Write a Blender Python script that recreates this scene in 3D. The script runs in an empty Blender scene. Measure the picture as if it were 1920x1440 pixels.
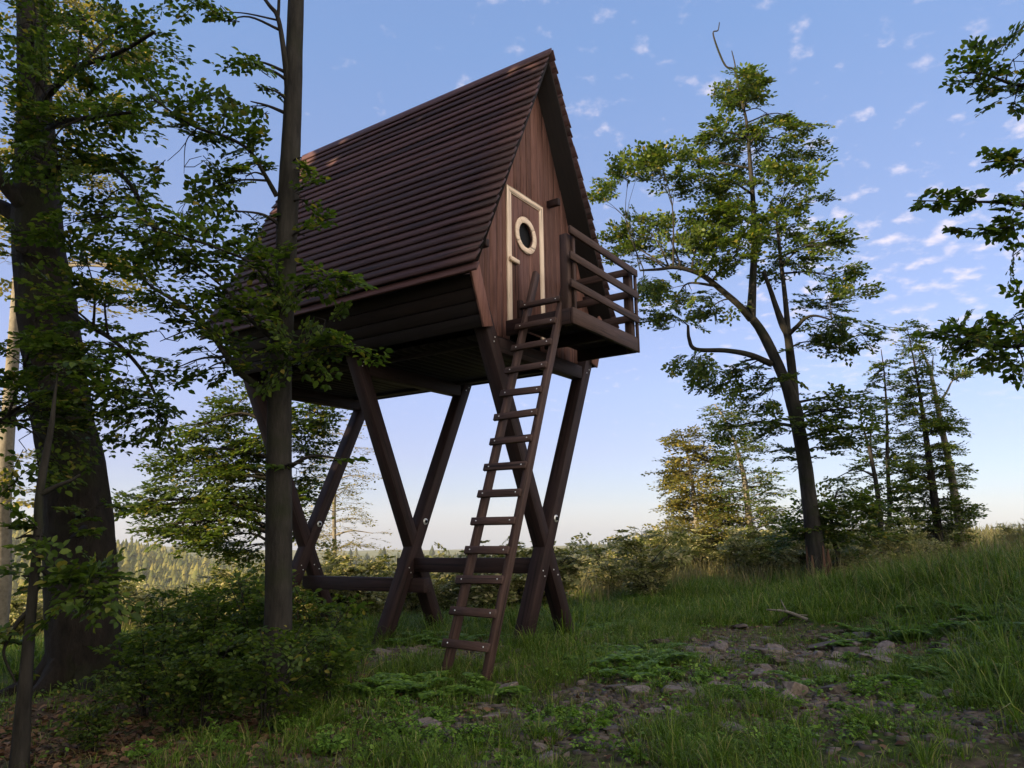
import bpy, bmesh, math, random
import numpy as np
from mathutils import Vector, Matrix

C = bpy.context.scene.collection
scene = bpy.context.scene
rad = math.radians

# ---------------------------------------------------------------- camera
F_PX, PITCH, ROLL, EYE = 1390.9, rad(11.188), rad(-0.75), 1.6
_F = np.array([0, math.cos(PITCH), math.sin(PITCH)])
_U0 = np.array([0, -math.sin(PITCH), math.cos(PITCH)])
_R0 = np.array([1.0, 0, 0])
_R = _R0 * math.cos(ROLL) + _U0 * math.sin(ROLL)
_U = _U0 * math.cos(ROLL) - _R0 * math.sin(ROLL)
cam_d = bpy.data.cameras.new('camera')
cam = bpy.data.objects.new('camera', cam_d)
C.objects.link(cam)
cam_d.sensor_width = 36.0
cam_d.lens = 36.0 * F_PX / 1920.0
cam_d.clip_start, cam_d.clip_end = 0.05, 12000
cam.matrix_world = Matrix(((_R[0], _U[0], -_F[0], 0), (_R[1], _U[1], -_F[1], 0), (_R[2], _U[2], -_F[2], EYE), (0, 0, 0, 1)))
scene.camera = cam

# ---------------------------------------------------------------- sky, sun, exposure
SUN_AZ = rad(124)      # angle to the left of the viewing direction
SUN_EL = rad(19)
sun_dir = Vector((-math.sin(SUN_AZ) * math.cos(SUN_EL), math.cos(SUN_AZ) * math.cos(SUN_EL), math.sin(SUN_EL)))
world = bpy.data.worlds.new('World')
scene.world = world
world.use_nodes = True
nt = world.node_tree
bg = nt.nodes['Background']
sky = nt.nodes.new('ShaderNodeTexSky')
sky.sky_type = 'NISHITA'
sky.sun_disc = False
sky.sun_elevation = SUN_EL
sky.sun_rotation = math.atan2(sun_dir.x, sun_dir.y)
sky.air_density, sky.dust_density, sky.ozone_density = 1.0, 0.5, 3.0
sky.altitude = 500


def N(tree, kind, **kw):
    n = tree.nodes.new(kind)
    for k, v in kw.items():
        setattr(n, k, v)
    return n


def mathn(tree, op, a, b=None, clamp=False):
    n = N(tree, 'ShaderNodeMath', operation=op, use_clamp=clamp)
    for i, x in enumerate((a, b)):
        if x is None:
            continue
        if isinstance(x, (int, float)):
            n.inputs[i].default_value = x
        else:
            tree.links.new(x, n.inputs[i])
    return n.outputs[0]


def ramp(tree, src, stops):
    n = N(tree, 'ShaderNodeValToRGB')
    e = n.color_ramp.elements
    while len(e) < len(stops):
        e.new(0.5)
    for el, (p, c) in zip(e, stops):
        el.position = p
        el.color = (*c, 1) if len(c) == 3 else c
    tree.links.new(src, n.inputs[0])
    return n.outputs[0]


# small broken clouds on a flat layer high above
tc = N(nt, 'ShaderNodeTexCoord')
sep = N(nt, 'ShaderNodeSeparateXYZ')
nt.links.new(tc.outputs['Generated'], sep.inputs[0])
zz = mathn(nt, 'ADD', mathn(nt, 'MAXIMUM', sep.outputs[2], 0.0), 0.22)
cx_ = mathn(nt, 'DIVIDE', sep.outputs[0], zz)
cy_ = mathn(nt, 'DIVIDE', sep.outputs[1], zz)
comb = N(nt, 'ShaderNodeCombineXYZ')
nt.links.new(cx_, comb.inputs[0])
nt.links.new(cy_, comb.inputs[1])
n1 = N(nt, 'ShaderNodeTexNoise', noise_dimensions='3D')
n1.inputs['Scale'].default_value = 17.0
n1.inputs['Detail'].default_value = 4.5
n1.inputs['Roughness'].default_value = 0.52
nt.links.new(comb.outputs[0], n1.inputs['Vector'])
n2 = N(nt, 'ShaderNodeTexNoise')
n2.inputs['Scale'].default_value = 1.5
n2.inputs['Detail'].default_value = 2.0
nt.links.new(comb.outputs[0], n2.inputs['Vector'])
side = mathn(nt, 'MULTIPLY', cx_, 0.105)
s = mathn(nt, 'ADD', mathn(nt, 'ADD', n1.outputs['Fac'], mathn(nt, 'MULTIPLY', mathn(nt, 'SUBTRACT', n2.outputs['Fac'], 0.5), 0.30)), side)
cl = N(nt, 'ShaderNodeMapRange', interpolation_type='SMOOTHSTEP')
cl.inputs[1].default_value, cl.inputs[2].default_value = 0.59, 0.86
nt.links.new(s, cl.inputs[0])
up = N(nt, 'ShaderNodeMapRange')
up.inputs[1].default_value, up.inputs[2].default_value = 0.10, 0.30
nt.links.new(sep.outputs[2], up.inputs[0])
cf = mathn(nt, 'MULTIPLY', mathn(nt, 'MULTIPLY', cl.outputs[0], up.outputs[0]), 0.75)
mixc = N(nt, 'ShaderNodeMix', data_type='RGBA')
nt.links.new(cf, mixc.inputs['Factor'])
mixc.inputs['B'].default_value = (3.6, 3.2, 3.4, 1)
# a thin even veil of high cirrus
VEIL = [(0.29, 0.30, 0.42), (0.33, 0.285, 0.49), (0.33, 0.335, 0.58), (0.25, 0.30, 0.52), (0.19, 0.295, 0.55), (0.15, 0.245, 0.52)]
veil = N(nt, 'ShaderNodeMix', data_type='RGBA')
vf = N(nt, 'ShaderNodeValue').outputs[0]
vf.default_value = 0.72
vr = ramp(nt, mathn(nt, 'MAXIMUM', sep.outputs[2], 0.0), list(zip((0.0, 0.10, 0.18, 0.36, 0.58, 1.0), VEIL)))
vs_ = N(nt, 'ShaderNodeVectorMath', operation='SCALE')
vs_.inputs['Scale'].default_value = 4.2
nt.links.new(vr, vs_.inputs[0])
nt.links.new(vf, veil.inputs['Factor'])
nt.links.new(sky.outputs[0], veil.inputs['A'])
# warm fill glow added to the sky right-behind the camera, away from the sun
gl = N(nt, 'ShaderNodeVectorMath', operation='DOT_PRODUCT')
nt.links.new(tc.outputs['Generated'], gl.inputs[0])
gl.inputs[1].default_value = Vector((0.62, -0.66, 0.40)).normalized()
gr = N(nt, 'ShaderNodeMapRange', interpolation_type='SMOOTHSTEP')
gr.inputs[1].default_value, gr.inputs[2].default_value = 0.30, 0.97
nt.links.new(gl.outputs['Value'], gr.inputs[0])
vc = N(nt, 'ShaderNodeMix', data_type='RGBA')
nt.links.new(vs_.outputs[0], vc.inputs['A'])
vc.inputs['B'].default_value = (8.2, 7.2, 5.7, 1)
nt.links.new(gr.outputs[0], vc.inputs['Factor'])
nt.links.new(vc.outputs['Result'], veil.inputs['B'])
nt.links.new(mathn(nt, 'MAXIMUM', vf, mathn(nt, 'MULTIPLY', gr.outputs[0], 0.85)), veil.inputs['Factor'])
nt.links.new(veil.outputs['Result'], mixc.inputs['A'])
nt.links.new(mixc.outputs['Result'], bg.inputs[0])
bg.inputs[1].default_value = 0.12

sun_d = bpy.data.lights.new('sun', 'SUN')
sun = bpy.data.objects.new('sun', sun_d)
C.objects.link(sun)
sun_d.energy = 5.0
sun_d.angle = rad(0.5)
sun_d.color = (1.0, 0.79, 0.48)
sun.rotation_euler = sun_dir.to_track_quat('Z', 'Y').to_euler()

scene.view_settings.view_transform = 'Standard'
scene.view_settings.look = 'None'
scene.view_settings.gamma = 1
scene.view_settings.use_curve_mapping = False
scene.view_settings.exposure = 1.4
scene.render.engine = 'CYCLES'
scene.cycles.max_bounces = 6
scene.cycles.transparent_max_bounces = 8
scene.cycles.use_denoising = True


# ---------------------------------------------------------------- helpers
def at(px, py, Y):
    """the point at depth Y (metres ahead of the camera) that the photo shows at px, py"""
    d = _F + _R * ((px - 960) / F_PX) - _U * ((py - 720) / F_PX)
    t = Y / d[1]
    return np.array([d[0] * t, Y, EYE + d[2] * t])


def smooth(a, b, x):
    t = np.clip((x - a) / (b - a), 0, 1)
    return t * t * (3 - 2 * t)


def vnoise(x, y, seed=0):
    xi, yi = np.floor(x).astype(np.int64), np.floor(y).astype(np.int64)
    fx, fy = x - xi, y - yi
    fx, fy = fx * fx * (3 - 2 * fx), fy * fy * (3 - 2 * fy)

    def h(a, b):
        n = (a * 374761393 + b * 668265263 + seed * 974711) & 0x7fffffff
        n = ((n ^ (n >> 13)) * 1274126177) & 0x7fffffff
        return ((n ^ (n >> 16)) & 0xffff) / 65535.0
    return (h(xi, yi) * (1 - fx) + h(xi + 1, yi) * fx) * (1 - fy) + (h(xi, yi + 1) * (1 - fx) + h(xi + 1, yi + 1) * fx) * fy


def gz(x, y):
    """height of the ground"""
    x, y = np.asarray(x, float), np.asarray(y, float)
    z = 0.40 + 0.055 * np.maximum(np.minimum(x, 0.5), -9) - 0.06 * np.clip(y - 8.5, 0, 8) * (1 - smooth(0.0, 4.0, x))
    z = z + 0.54 * smooth(2.9, 6.6, x + 0.10 * (8 - y)) * (1 - smooth(10.0, 14.5, y)) * smooth(-2, 5, y)
    z = z + 0.75 * smooth(8.5, 16.0, x) * smooth(9, 15, y)
    z = z + 0.10 * (vnoise(x * 0.7, y * 0.7, 3) - 0.5) + 0.05 * (vnoise(x * 2.3, y * 2.3, 4) - 0.5) + 0.022 * (vnoise(x * 7, y * 7, 5) - 0.5)
    r = np.hypot(x, y)
    z = z - 34.0 * smooth(21, 270, r)
    q = x / np.maximum(y, 1)
    hill_l = 36.0 * smooth(0.22, 0.78, -q) * smooth(170, 430, y)
    hill_r = 15.0 * smooth(0.0, 0.30, q) * smooth(260, 600, y)
    z = z + hill_l + hill_r + np.where(r > 60, 3.0 * (vnoise(x * 0.012, y * 0.012, 9) - 0.5), 0)
    return z


class Geo:
    def __init__(self):
        self.v, self.f4, self.f3, self.g, self.n = [], [], [], [], 0

    def add(self, v, f4=None, f3=None, g=None):
        v = np.asarray(v, float)
        if f4 is not None and len(f4):
            self.f4.append(np.asarray(f4, np.int64) + self.n)
        if f3 is not None and len(f3):
            self.f3.append(np.asarray(f3, np.int64) + self.n)
        self.v.append(v)
        self.g.append(v if g is None else np.asarray(g, float))
        self.n += len(v)

    def build(self, name, mat, parent=None, off=None, smooth_sh=False, bevel=0, grain=False):
        me = bpy.data.meshes.new(name)
        v = np.concatenate(self.v) if self.v else np.zeros((0, 3))
        if off is not None:
            v = v - np.asarray(off)
        f4 = np.concatenate(self.f4) if self.f4 else np.zeros((0, 4), np.int64)
        f3 = np.concatenate(self.f3) if self.f3 else np.zeros((0, 3), np.int64)
        nl = len(f4) * 4 + len(f3) * 3
        me.vertices.add(len(v))
        me.vertices.foreach_set('co', v.astype(np.float32).ravel())
        me.loops.add(nl)
        me.loops.foreach_set('vertex_index', np.concatenate([f4.ravel(), f3.ravel()]).astype(np.int32))
        me.polygons.add(len(f4) + len(f3))
        st = np.concatenate([np.arange(len(f4)) * 4, len(f4) * 4 + np.arange(len(f3)) * 3]).astype(np.int32)
        me.polygons.foreach_set('loop_start', st)
        me.update(calc_edges=True)
        if smooth_sh:
            me.polygons.foreach_set('use_smooth', np.ones(len(me.polygons), bool))
        if grain:
            a = me.attributes.new('grain', 'FLOAT_VECTOR', 'POINT')
            a.data.foreach_set('vector', np.concatenate(self.g).astype(np.float32).ravel())
        me.validate()
        me.materials.append(mat)
        o = bpy.data.objects.new(name, me)
        C.objects.link(o)
        if parent is not None:
            o.parent = parent
        if bevel:
            b = o.modifiers.new('bevel', 'BEVEL')
            b.width, b.segments, b.limit_method = bevel, 1, 'ANGLE'
        return o


def thing(name, label, cat, loc, group=None, rotz=0):
    o = bpy.data.objects.new(name, None)
    C.objects.link(o)
    o.empty_display_size = 0.2
    o.location, o.rotation_euler = loc, (0, 0, rotz)
    return tag(o, label, cat, group)


def tag(o, label=None, cat=None, group=None, kind=None):
    for k, v in (('label', label), ('category', cat), ('group', group), ('kind', kind)):
        if v:
            o[k] = v
    return o


_brng = np.random.RandomState(77)


def beam(geo, p0, p1, w, h, up=(0, 0, 1), skew=0.0):
    """a box from p0 to p1; w across, h along up"""
    p0, p1 = np.asarray(p0, float), np.asarray(p1, float)
    d = p1 - p0
    L = np.linalg.norm(d)
    d = d / L
    upv = np.asarray(up, float)
    s_ = np.cross(d, upv)
    s_ /= np.linalg.norm(s_)
    u_ = np.cross(s_, d)
    vs, gs = [], []
    o = _brng.rand(3) * 50
    for a, t in ((p0, 0), (p1, L)):
        for i, j in ((-1, -1), (1, -1), (1, 1), (-1, 1)):
            vs.append(a + s_ * i * w / 2 + u_ * j * h / 2)
            gs.append((t + o[0], i * w / 2 + o[1], j * h / 2 + o[2]))
    geo.add(vs, [(0, 1, 2, 3), (7, 6, 5, 4), (0, 4, 5, 1), (1, 5, 6, 2), (2, 6, 7, 3), (3, 7, 4, 0)], g=gs)


def prism(geo, poly, y0, y1, along=2):
    """polygon in local x,z pushed from y0 to y1 (quads for the faces only when it has 4 corners)"""
    n = len(poly)
    o = _brng.rand(3) * 50
    v = [(x, y0, z) for x, z in poly] + [(x, y1, z) for x, z in poly]
    g = [(z + o[0], x + o[1], y + o[2]) if along == 2 else (x + o[0], z + o[1], y + o[2]) for x, y, z in v]
    f4 = [(i, (i + 1) % n, n + (i + 1) % n, n + i) for i in range(n)]
    f3 = []
    if n == 4:
        f4 += [(3, 2, 1, 0), (4, 5, 6, 7)]
    else:
        for i in range(1, n - 1):
            f3 += [(0, i + 1, i), (n, n + i, n + i + 1)]
    geo.add(v, f4, f3, g)


def tube(geo, pts, radii, sides=8, seed=0, rough=0.0, cap=True):
    pts = np.asarray(pts, float)
    radii = np.asarray(radii, float)
    n = len(pts)
    tan = np.gradient(pts, axis=0)
    tan /= np.linalg.norm(tan, axis=1)[:, None] + 1e-9
    a = np.cross(tan[0], (0.3, 1, 0.1))
    a /= np.linalg.norm(a)
    th = np.arange(sides) * 2 * math.pi / sides
    r = np.random.RandomState(seed)
    v, g = [], []
    prof = 1 + rough * r.uniform(-1, 1, sides)
    ln = 0
    for i in range(n):
        a = a - tan[i] * (a @ tan[i])
        a /= np.linalg.norm(a) + 1e-9
        b = np.cross(tan[i], a)
        if i:
            ln += np.linalg.norm(pts[i] - pts[i - 1])
        prof = 1 + (prof - 1) * 0.8 + rough * 0.4 * r.uniform(-1, 1, sides)
        ring = pts[i] + radii[i] * prof[:, None] * (np.cos(th)[:, None] * a + np.sin(th)[:, None] * b)
        v.append(ring)
    v = np.concatenate(v)
    k = np.arange(sides)
    f = []
    for i in range(n - 1):
        f.append(np.stack([i * sides + k, i * sides + (k + 1) % sides, (i + 1) * sides + (k + 1) % sides, (i + 1) * sides + k], 1))
    f3 = []
    if cap:
        v = np.concatenate([v, pts[-1:]])
        f3 = np.stack([(n - 1) * sides + k, (n - 1) * sides + (k + 1) % sides, np.full(sides, n * sides)], 1)
    geo.add(v, np.concatenate(f), f3)


def spline(P, k=5):
    """Catmull-Rom through rows of P (any number of columns)"""
    P = np.asarray(P, float)
    if len(P) < 3:
        t = np.linspace(0, 1, k + 1)[:, None]
        return P[0] * (1 - t) + P[-1] * t
    Q = np.concatenate([[2 * P[0] - P[1]], P, [2 * P[-1] - P[-2]]])
    out = []
    for i in range(1, len(Q) - 2):
        t = np.arange(k)[:, None] / k
        a, b, c, d = Q[i - 1], Q[i], Q[i + 1], Q[i + 2]
        out.append(0.5 * (2 * b + (c - a) * t + (2 * a - 5 * b + 4 * c - d) * t ** 2 + (3 * b - a - 3 * c + d) * t ** 3))
    out.append(P[-1:])
    return np.concatenate(out)


# ---------------------------------------------------------------- materials
def new_mat(name):
    m = bpy.data.materials.new(name)
    m.use_nodes = True
    t = m.node_tree
    b = t.nodes['Principled BSDF']
    return m, t, b


def wood_mat(name, dark, light, rough=0.7, vary=0.5, spec=0.25):
    m, t, b = new_mat(name)
    at_ = N(t, 'ShaderNodeAttribute', attribute_name='grain')
    mp = N(t, 'ShaderNodeMapping')
    mp.inputs['Scale'].default_value = (1.6, 22, 22)
    t.links.new(at_.outputs['Vector'], mp.inputs[0])
    n = N(t, 'ShaderNodeTexNoise')
    n.inputs['Scale'].default_value = 1.5
    n.inputs['Detail'].default_value = 7
    n.inputs['Roughness'].default_value = 0.65
    n.inputs['Distortion'].default_value = 0.6
    t.links.new(mp.outputs[0], n.inputs['Vector'])
    nb = N(t, 'ShaderNodeTexNoise')
    nb.inputs['Scale'].default_value = 2.2
    nb.inputs['Detail'].default_value = 4
    t.links.new(at_.outputs['Vector'], nb.inputs['Vector'])
    col = ramp(t, n.outputs['Fac'], [(0.28, dark), (0.75, light)])
    geo = N(t, 'ShaderNodeNewGeometry')
    f = mathn(t, 'ADD', mathn(t, 'MULTIPLY', geo.outputs['Random Per Island'], vary), mathn(t, 'ADD', mathn(t, 'MULTIPLY', nb.outputs['Fac'], 0.7), 0.65 - vary / 2))
    # knots: small dark ovals scattered along the boards
    mk = N(t, 'ShaderNodeMapping')
    mk.inputs['Scale'].default_value = (2.2, 9, 9)
    t.links.new(at_.outputs['Vector'], mk.inputs[0])
    vo = N(t, 'ShaderNodeTexVoronoi')
    vo.inputs['Scale'].default_value = 1.0
    t.links.new(mk.outputs[0], vo.inputs['Vector'])
    kn = N(t, 'ShaderNodeMapRange')
    kn.inputs[1].default_value, kn.inputs[2].default_value = 0.06, 0.13
    kn.inputs[3].default_value, kn.inputs[4].default_value = 0.45, 1.0
    t.links.new(vo.outputs['Distance'], kn.inputs[0])
    # long drying cracks
    mk2 = N(t, 'ShaderNodeMapping')
    mk2.inputs['Scale'].default_value = (0.8, 30, 30)
    t.links.new(at_.outputs['Vector'], mk2.inputs[0])
    nk = N(t, 'ShaderNodeTexNoise')
    nk.inputs['Scale'].default_value = 1.0
    nk.inputs['Detail'].default_value = 3
    t.links.new(mk2.outputs[0], nk.inputs['Vector'])
    ck = N(t, 'ShaderNodeMapRange')
    ck.inputs[1].default_value, ck.inputs[2].default_value = 0.33, 0.40
    ck.inputs[3].default_value, ck.inputs[4].default_value = 0.35, 1.0
    t.links.new(nk.outputs['Fac'], ck.inputs[0])
    f = mathn(t, 'MULTIPLY', mathn(t, 'MULTIPLY', f, kn.outputs[0]), ck.outputs[0])
    mx = N(t, 'ShaderNodeVectorMath', operation='SCALE')
    t.links.new(col, mx.inputs[0])
    t.links.new(f, mx.inputs['Scale'])
    t.links.new(mx.outputs[0], b.inputs['Base Color'])
    b.inputs['Roughness'].default_value = rough
    b.inputs['Specular IOR Level'].default_value = spec
    bp = N(t, 'ShaderNodeBump')
    bp.inputs['Strength'].default_value = 0.5
    bp.inputs['Distance'].default_value = 0.005
    t.links.new(n.outputs['Fac'], bp.inputs['Height'])
    t.links.new(bp.outputs[0], b.inputs['Normal'])
    return m


def leaf_mat(name, cols, trans, tfac=0.35, rough=0.45):
    """cols: ramp stops picked per leaf"""
    m, t, b = new_mat(name)
    geo = N(t, 'ShaderNodeNewGeometry')
    col = ramp(t, geo.outputs['Random Per Island'], cols)
    t.links.new(col, b.inputs['Base Color'])
    b.inputs['Roughness'].default_value = rough
    b.inputs['Specular IOR Level'].default_value = 0.18
    tr = N(t, 'ShaderNodeBsdfTranslucent')
    mul = N(t, 'ShaderNodeMix', data_type='RGBA', blend_type='MULTIPLY')
    mul.inputs['Factor'].default_value = 1
    t.links.new(col, mul.inputs['A'])
    mul.inputs['B'].default_value = (*trans, 1)
    t.links.new(mul.outputs['Result'], tr.inputs[0])
    mx = N(t, 'ShaderNodeMixShader')
    mx.inputs[0].default_value = tfac
    t.links.new(b.outputs[0], mx.inputs[1])
    t.links.new(tr.outputs[0], mx.inputs[2])
    t.links.new(mx.outputs[0], t.nodes['Material Output'].inputs[0])
    return m


def bark_mat(name, dark, light, sc=(9, 9, 2.2), moss=None, bump=0.5):
    m, t, b = new_mat(name)
    tcn = N(t, 'ShaderNodeTexCoord')
    mp = N(t, 'ShaderNodeMapping')
    mp.inputs['Scale'].default_value = sc
    t.links.new(tcn.outputs['Object'], mp.inputs[0])
    n = N(t, 'ShaderNodeTexNoise')
    n.inputs['Scale'].default_value = 1.6
    n.inputs['Detail'].default_value = 8
    n.inputs['Roughness'].default_value = 0.68
    t.links.new(mp.outputs[0], n.inputs['Vector'])
    col = ramp(t, n.outputs['Fac'], [(0.3, dark), (0.7, light)])
    if moss:
        n2_ = N(t, 'ShaderNodeTexNoise')
        n2_.inputs['Scale'].default_value = 2.4
        n2_.inputs['Detail'].default_value = 5
        t.links.new(tcn.outputs['Object'], n2_.inputs['Vector'])
        fac = N(t, 'ShaderNodeMapRange')
        fac.inputs[1].default_value, fac.inputs[2].default_value = 0.52, 0.68
        t.links.new(n2_.outputs['Fac'], fac.inputs[0])
        mx = N(t, 'ShaderNodeMix', data_type='RGBA')
        t.links.new(fac.outputs[0], mx.inputs['Factor'])
        t.links.new(col, mx.inputs['A'])
        mx.inputs['B'].default_value = (*moss, 1)
        col = mx.outputs['Result']
    t.links.new(col, b.inputs['Base Color'])
    b.inputs['Roughness'].default_value = 0.85
    b.inputs['Specular IOR Level'].default_value = 0.2
    bp = N(t, 'ShaderNodeBump')
    bp.inputs['Strength'].default_value = bump
    bp.inputs['Distance'].default_value = 0.05
    t.links.new(n.outputs['Fac'], bp.inputs['Height'])
    t.links.new(bp.outputs[0], b.inputs['Normal'])
    return m


M = {}
M['stain'] = wood_mat('dark_stained_wood', (0.011, 0.0058, 0.0055), (0.034, 0.0175, 0.0165), vary=0.5)
M['stain_shade'] = wood_mat('stained_wood_in_shade', (0.005, 0.0030, 0.0027), (0.015, 0.0085, 0.0070), vary=0.5, rough=0.8)  # darker copy of the stain, with the shade put into the colour
M['roofwood'] = wood_mat('stained_roof_boards', (0.034, 0.0150, 0.0152), (0.088, 0.042, 0.041), vary=0.8, rough=0.65, spec=0.3)
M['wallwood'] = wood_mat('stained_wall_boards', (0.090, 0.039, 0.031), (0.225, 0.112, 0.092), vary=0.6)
M['ladderwood'] = wood_mat('worn_stained_wood', (0.030, 0.0165, 0.0135), (0.084, 0.049, 0.041), vary=0.35)
M['pale'] = wood_mat('pale_bare_wood', (0.70, 0.52, 0.39), (0.88, 0.72, 0.58), vary=0.15, rough=0.6)
m_, t_, b_ = new_mat('galvanised_steel')
b_.inputs['Base Color'].default_value = (0.75, 0.75, 0.75, 1)
b_.inputs['Metallic'].default_value = 0.6
b_.inputs['Roughness'].default_value = 0.4
M['steel'] = m_
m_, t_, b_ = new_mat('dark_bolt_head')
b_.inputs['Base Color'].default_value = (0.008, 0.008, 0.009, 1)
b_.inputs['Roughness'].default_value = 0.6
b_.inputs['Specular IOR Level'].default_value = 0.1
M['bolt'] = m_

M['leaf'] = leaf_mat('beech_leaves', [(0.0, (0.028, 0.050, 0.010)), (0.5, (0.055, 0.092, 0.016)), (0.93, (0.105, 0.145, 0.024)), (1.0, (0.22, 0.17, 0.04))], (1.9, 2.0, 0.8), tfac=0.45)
M['leaf_big'] = leaf_mat('sunny_beech_leaves', [(0.0, (0.034, 0.060, 0.012)), (0.5, (0.062, 0.098, 0.017)), (0.9, (0.115, 0.150, 0.027)), (1.0, (0.21, 0.17, 0.04))], (1.7, 1.8, 0.8), tfac=0.35)
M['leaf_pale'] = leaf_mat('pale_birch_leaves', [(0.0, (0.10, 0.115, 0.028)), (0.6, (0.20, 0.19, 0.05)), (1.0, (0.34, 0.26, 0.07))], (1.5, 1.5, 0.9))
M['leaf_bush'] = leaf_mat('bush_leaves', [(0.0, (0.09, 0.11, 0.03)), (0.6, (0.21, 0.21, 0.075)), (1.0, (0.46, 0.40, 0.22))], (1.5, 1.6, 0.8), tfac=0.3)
M['leaf_weed'] = leaf_mat('bright_weed_leaves', [(0.0, (0.06, 0.12, 0.016)), (0.6, (0.12, 0.22, 0.03)), (1.0, (0.20, 0.30, 0.05))], (1.5, 1.7, 0.7), tfac=0.35)
M['grass'] = leaf_mat('grass_blades', [(0.0, (0.035, 0.070, 0.008)), (0.55, (0.080, 0.140, 0.014)), (0.88, (0.145, 0.200, 0.026)), (1.0, (0.30, 0.25, 0.11))], (1.5, 1.7, 0.8), tfac=0.3, rough=0.5)
M['drygrass'] = leaf_mat('dry_grass', [(0.0, (0.13, 0.11, 0.05)), (0.5, (0.22, 0.18, 0.085)), (1.0, (0.14, 0.17, 0.05))], (1.3, 1.3, 0.8), tfac=0.25, rough=0.6)
M['litter'] = leaf_mat('dead_leaves', [(0.0, (0.06, 0.03, 0.018)), (0.5, (0.12, 0.065, 0.035)), (1.0, (0.20, 0.12, 0.07))], (1.2, 1.1, 0.8), tfac=0.1, rough=0.6)
M['conifer'] = leaf_mat('conifer_needles', [(0.0, (0.016, 0.026, 0.010)), (0.5, (0.032, 0.042, 0.014)), (1.0, (0.085, 0.080, 0.020))], (1, 1, 1), tfac=0.08, rough=0.8)
M['sunlit_conifer'] = leaf_mat('sunlit_conifer_needles', [(0.0, (0.05, 0.062, 0.018)), (0.5, (0.10, 0.105, 0.028)), (1.0, (0.17, 0.15, 0.04))], (1, 1, 1), tfac=0.08, rough=0.8)  # lit copy of the conifer needles: the left hill's sunlight is in the colour
M['bark'] = bark_mat('grey_beech_bark', (0.0085, 0.0072, 0.0062), (0.040, 0.0355, 0.030), moss=(0.016, 0.019, 0.008))
M['bark_dark'] = bark_mat('dark_old_bark', (0.006, 0.005, 0.0042), (0.027, 0.021, 0.017), sc=(9, 9, 3.2), moss=(0.022, 0.024, 0.010), bump=1.0)
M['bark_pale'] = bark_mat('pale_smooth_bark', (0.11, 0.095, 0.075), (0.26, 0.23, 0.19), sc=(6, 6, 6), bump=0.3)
M['bark_red'] = bark_mat('split_reddish_bark', (0.05, 0.026, 0.018), (0.16, 0.085, 0.055), sc=(14, 14, 1.2), bump=1.0)

m_, t_, b_ = new_mat('broken_slate')
geo_ = N(t_, 'ShaderNodeObjectInfo')
tcn_ = N(t_, 'ShaderNodeTexCoord')
nn = N(t_, 'ShaderNodeTexNoise')
nn.inputs['Scale'].default_value = 9
nn.inputs['Detail'].default_value = 8
t_.links.new(tcn_.outputs['Object'], nn.inputs['Vector'])
c1 = ramp(t_, nn.outputs['Fac'], [(0.3, (0.055, 0.041, 0.033)), (0.72, (0.18, 0.14, 0.115))])
sc_ = N(t_, 'ShaderNodeVectorMath', operation='SCALE')
t_.links.new(c1, sc_.inputs[0])
t_.links.new(mathn(t_, 'ADD', mathn(t_, 'MULTIPLY', geo_.outputs['Random'], 0.8), 0.6), sc_.inputs['Scale'])
t_.links.new(sc_.outputs[0], b_.inputs['Base Color'])
b_.inputs['Roughness'].default_value = 0.75
bp_ = N(t_, 'ShaderNodeBump')
bp_.inputs['Strength'].default_value = 0.5
bp_.inputs['Distance'].default_value = 0.01
t_.links.new(nn.outputs['Fac'], bp_.inputs['Height'])
t_.links.new(bp_.outputs[0], b_.inputs['Normal'])
M['stone'] = m_

m_, t_, b_ = new_mat('woodland_soil')
tcn_ = N(t_, 'ShaderNodeTexCoord')
na = N(t_, 'ShaderNodeTexNoise')
na.inputs['Scale'].default_value = 14
na.inputs['Detail'].default_value = 9
na.inputs['Roughness'].default_value = 0.7
nb_ = N(t_, 'ShaderNodeTexNoise')
nb_.inputs['Scale'].default_value = 1.1
nb_.inputs['Detail'].default_value = 6
for n_ in (na, nb_):
    t_.links.new(tcn_.outputs['Object'], n_.inputs['Vector'])
ca = ramp(t_, na.outputs['Fac'], [(0.3, (0.032, 0.022, 0.015)), (0.5, (0.080, 0.058, 0.040)), (0.75, (0.16, 0.125, 0.09))])
cb = ramp(t_, na.outputs['Fac'], [(0.3, (0.02, 0.03, 0.008)), (0.7, (0.06, 0.085, 0.02))])
fr = N(t_, 'ShaderNodeMapRange')
fr.inputs[1].default_value, fr.inputs[2].default_value = 0.45, 0.62
t_.links.new(nb_.outputs['Fac'], fr.inputs[0])
mx1 = N(t_, 'ShaderNodeMix', data_type='RGBA')
t_.links.new(fr.outputs[0], mx1.inputs['Factor'])
t_.links.new(ca, mx1.inputs['A'])
t_.links.new(cb, mx1.inputs['B'])
ln_ = N(t_, 'ShaderNodeVectorMath', operation='LENGTH')
t_.links.new(tcn_.outputs['Object'], ln_.inputs[0])
fd = N(t_, 'ShaderNodeMapRange')
fd.inputs[1].default_value, fd.inputs[2].default_value = 14, 30
t_.links.new(ln_.outputs['Value'], fd.inputs[0])
nc = N(t_, 'ShaderNodeTexNoise')
nc.inputs['Scale'].default_value = 0.05
nc.inputs['Detail'].default_value = 8
t_.links.new(tcn_.outputs['Object'], nc.inputs['Vector'])
cc = ramp(t_, nc.outputs['Fac'], [(0.35, (0.06, 0.085, 0.025)), (0.65, (0.17, 0.16, 0.06))])
mx2 = N(t_, 'ShaderNodeMix', data_type='RGBA')
t_.links.new(fd.outputs[0], mx2.inputs['Factor'])
t_.links.new(mx1.outputs['Result'], mx2.inputs['A'])
t_.links.new(cc, mx2.inputs['B'])
t_.links.new(mx2.outputs['Result'], b_.inputs['Base Color'])
b_.inputs['Roughness'].default_value = 0.95
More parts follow.
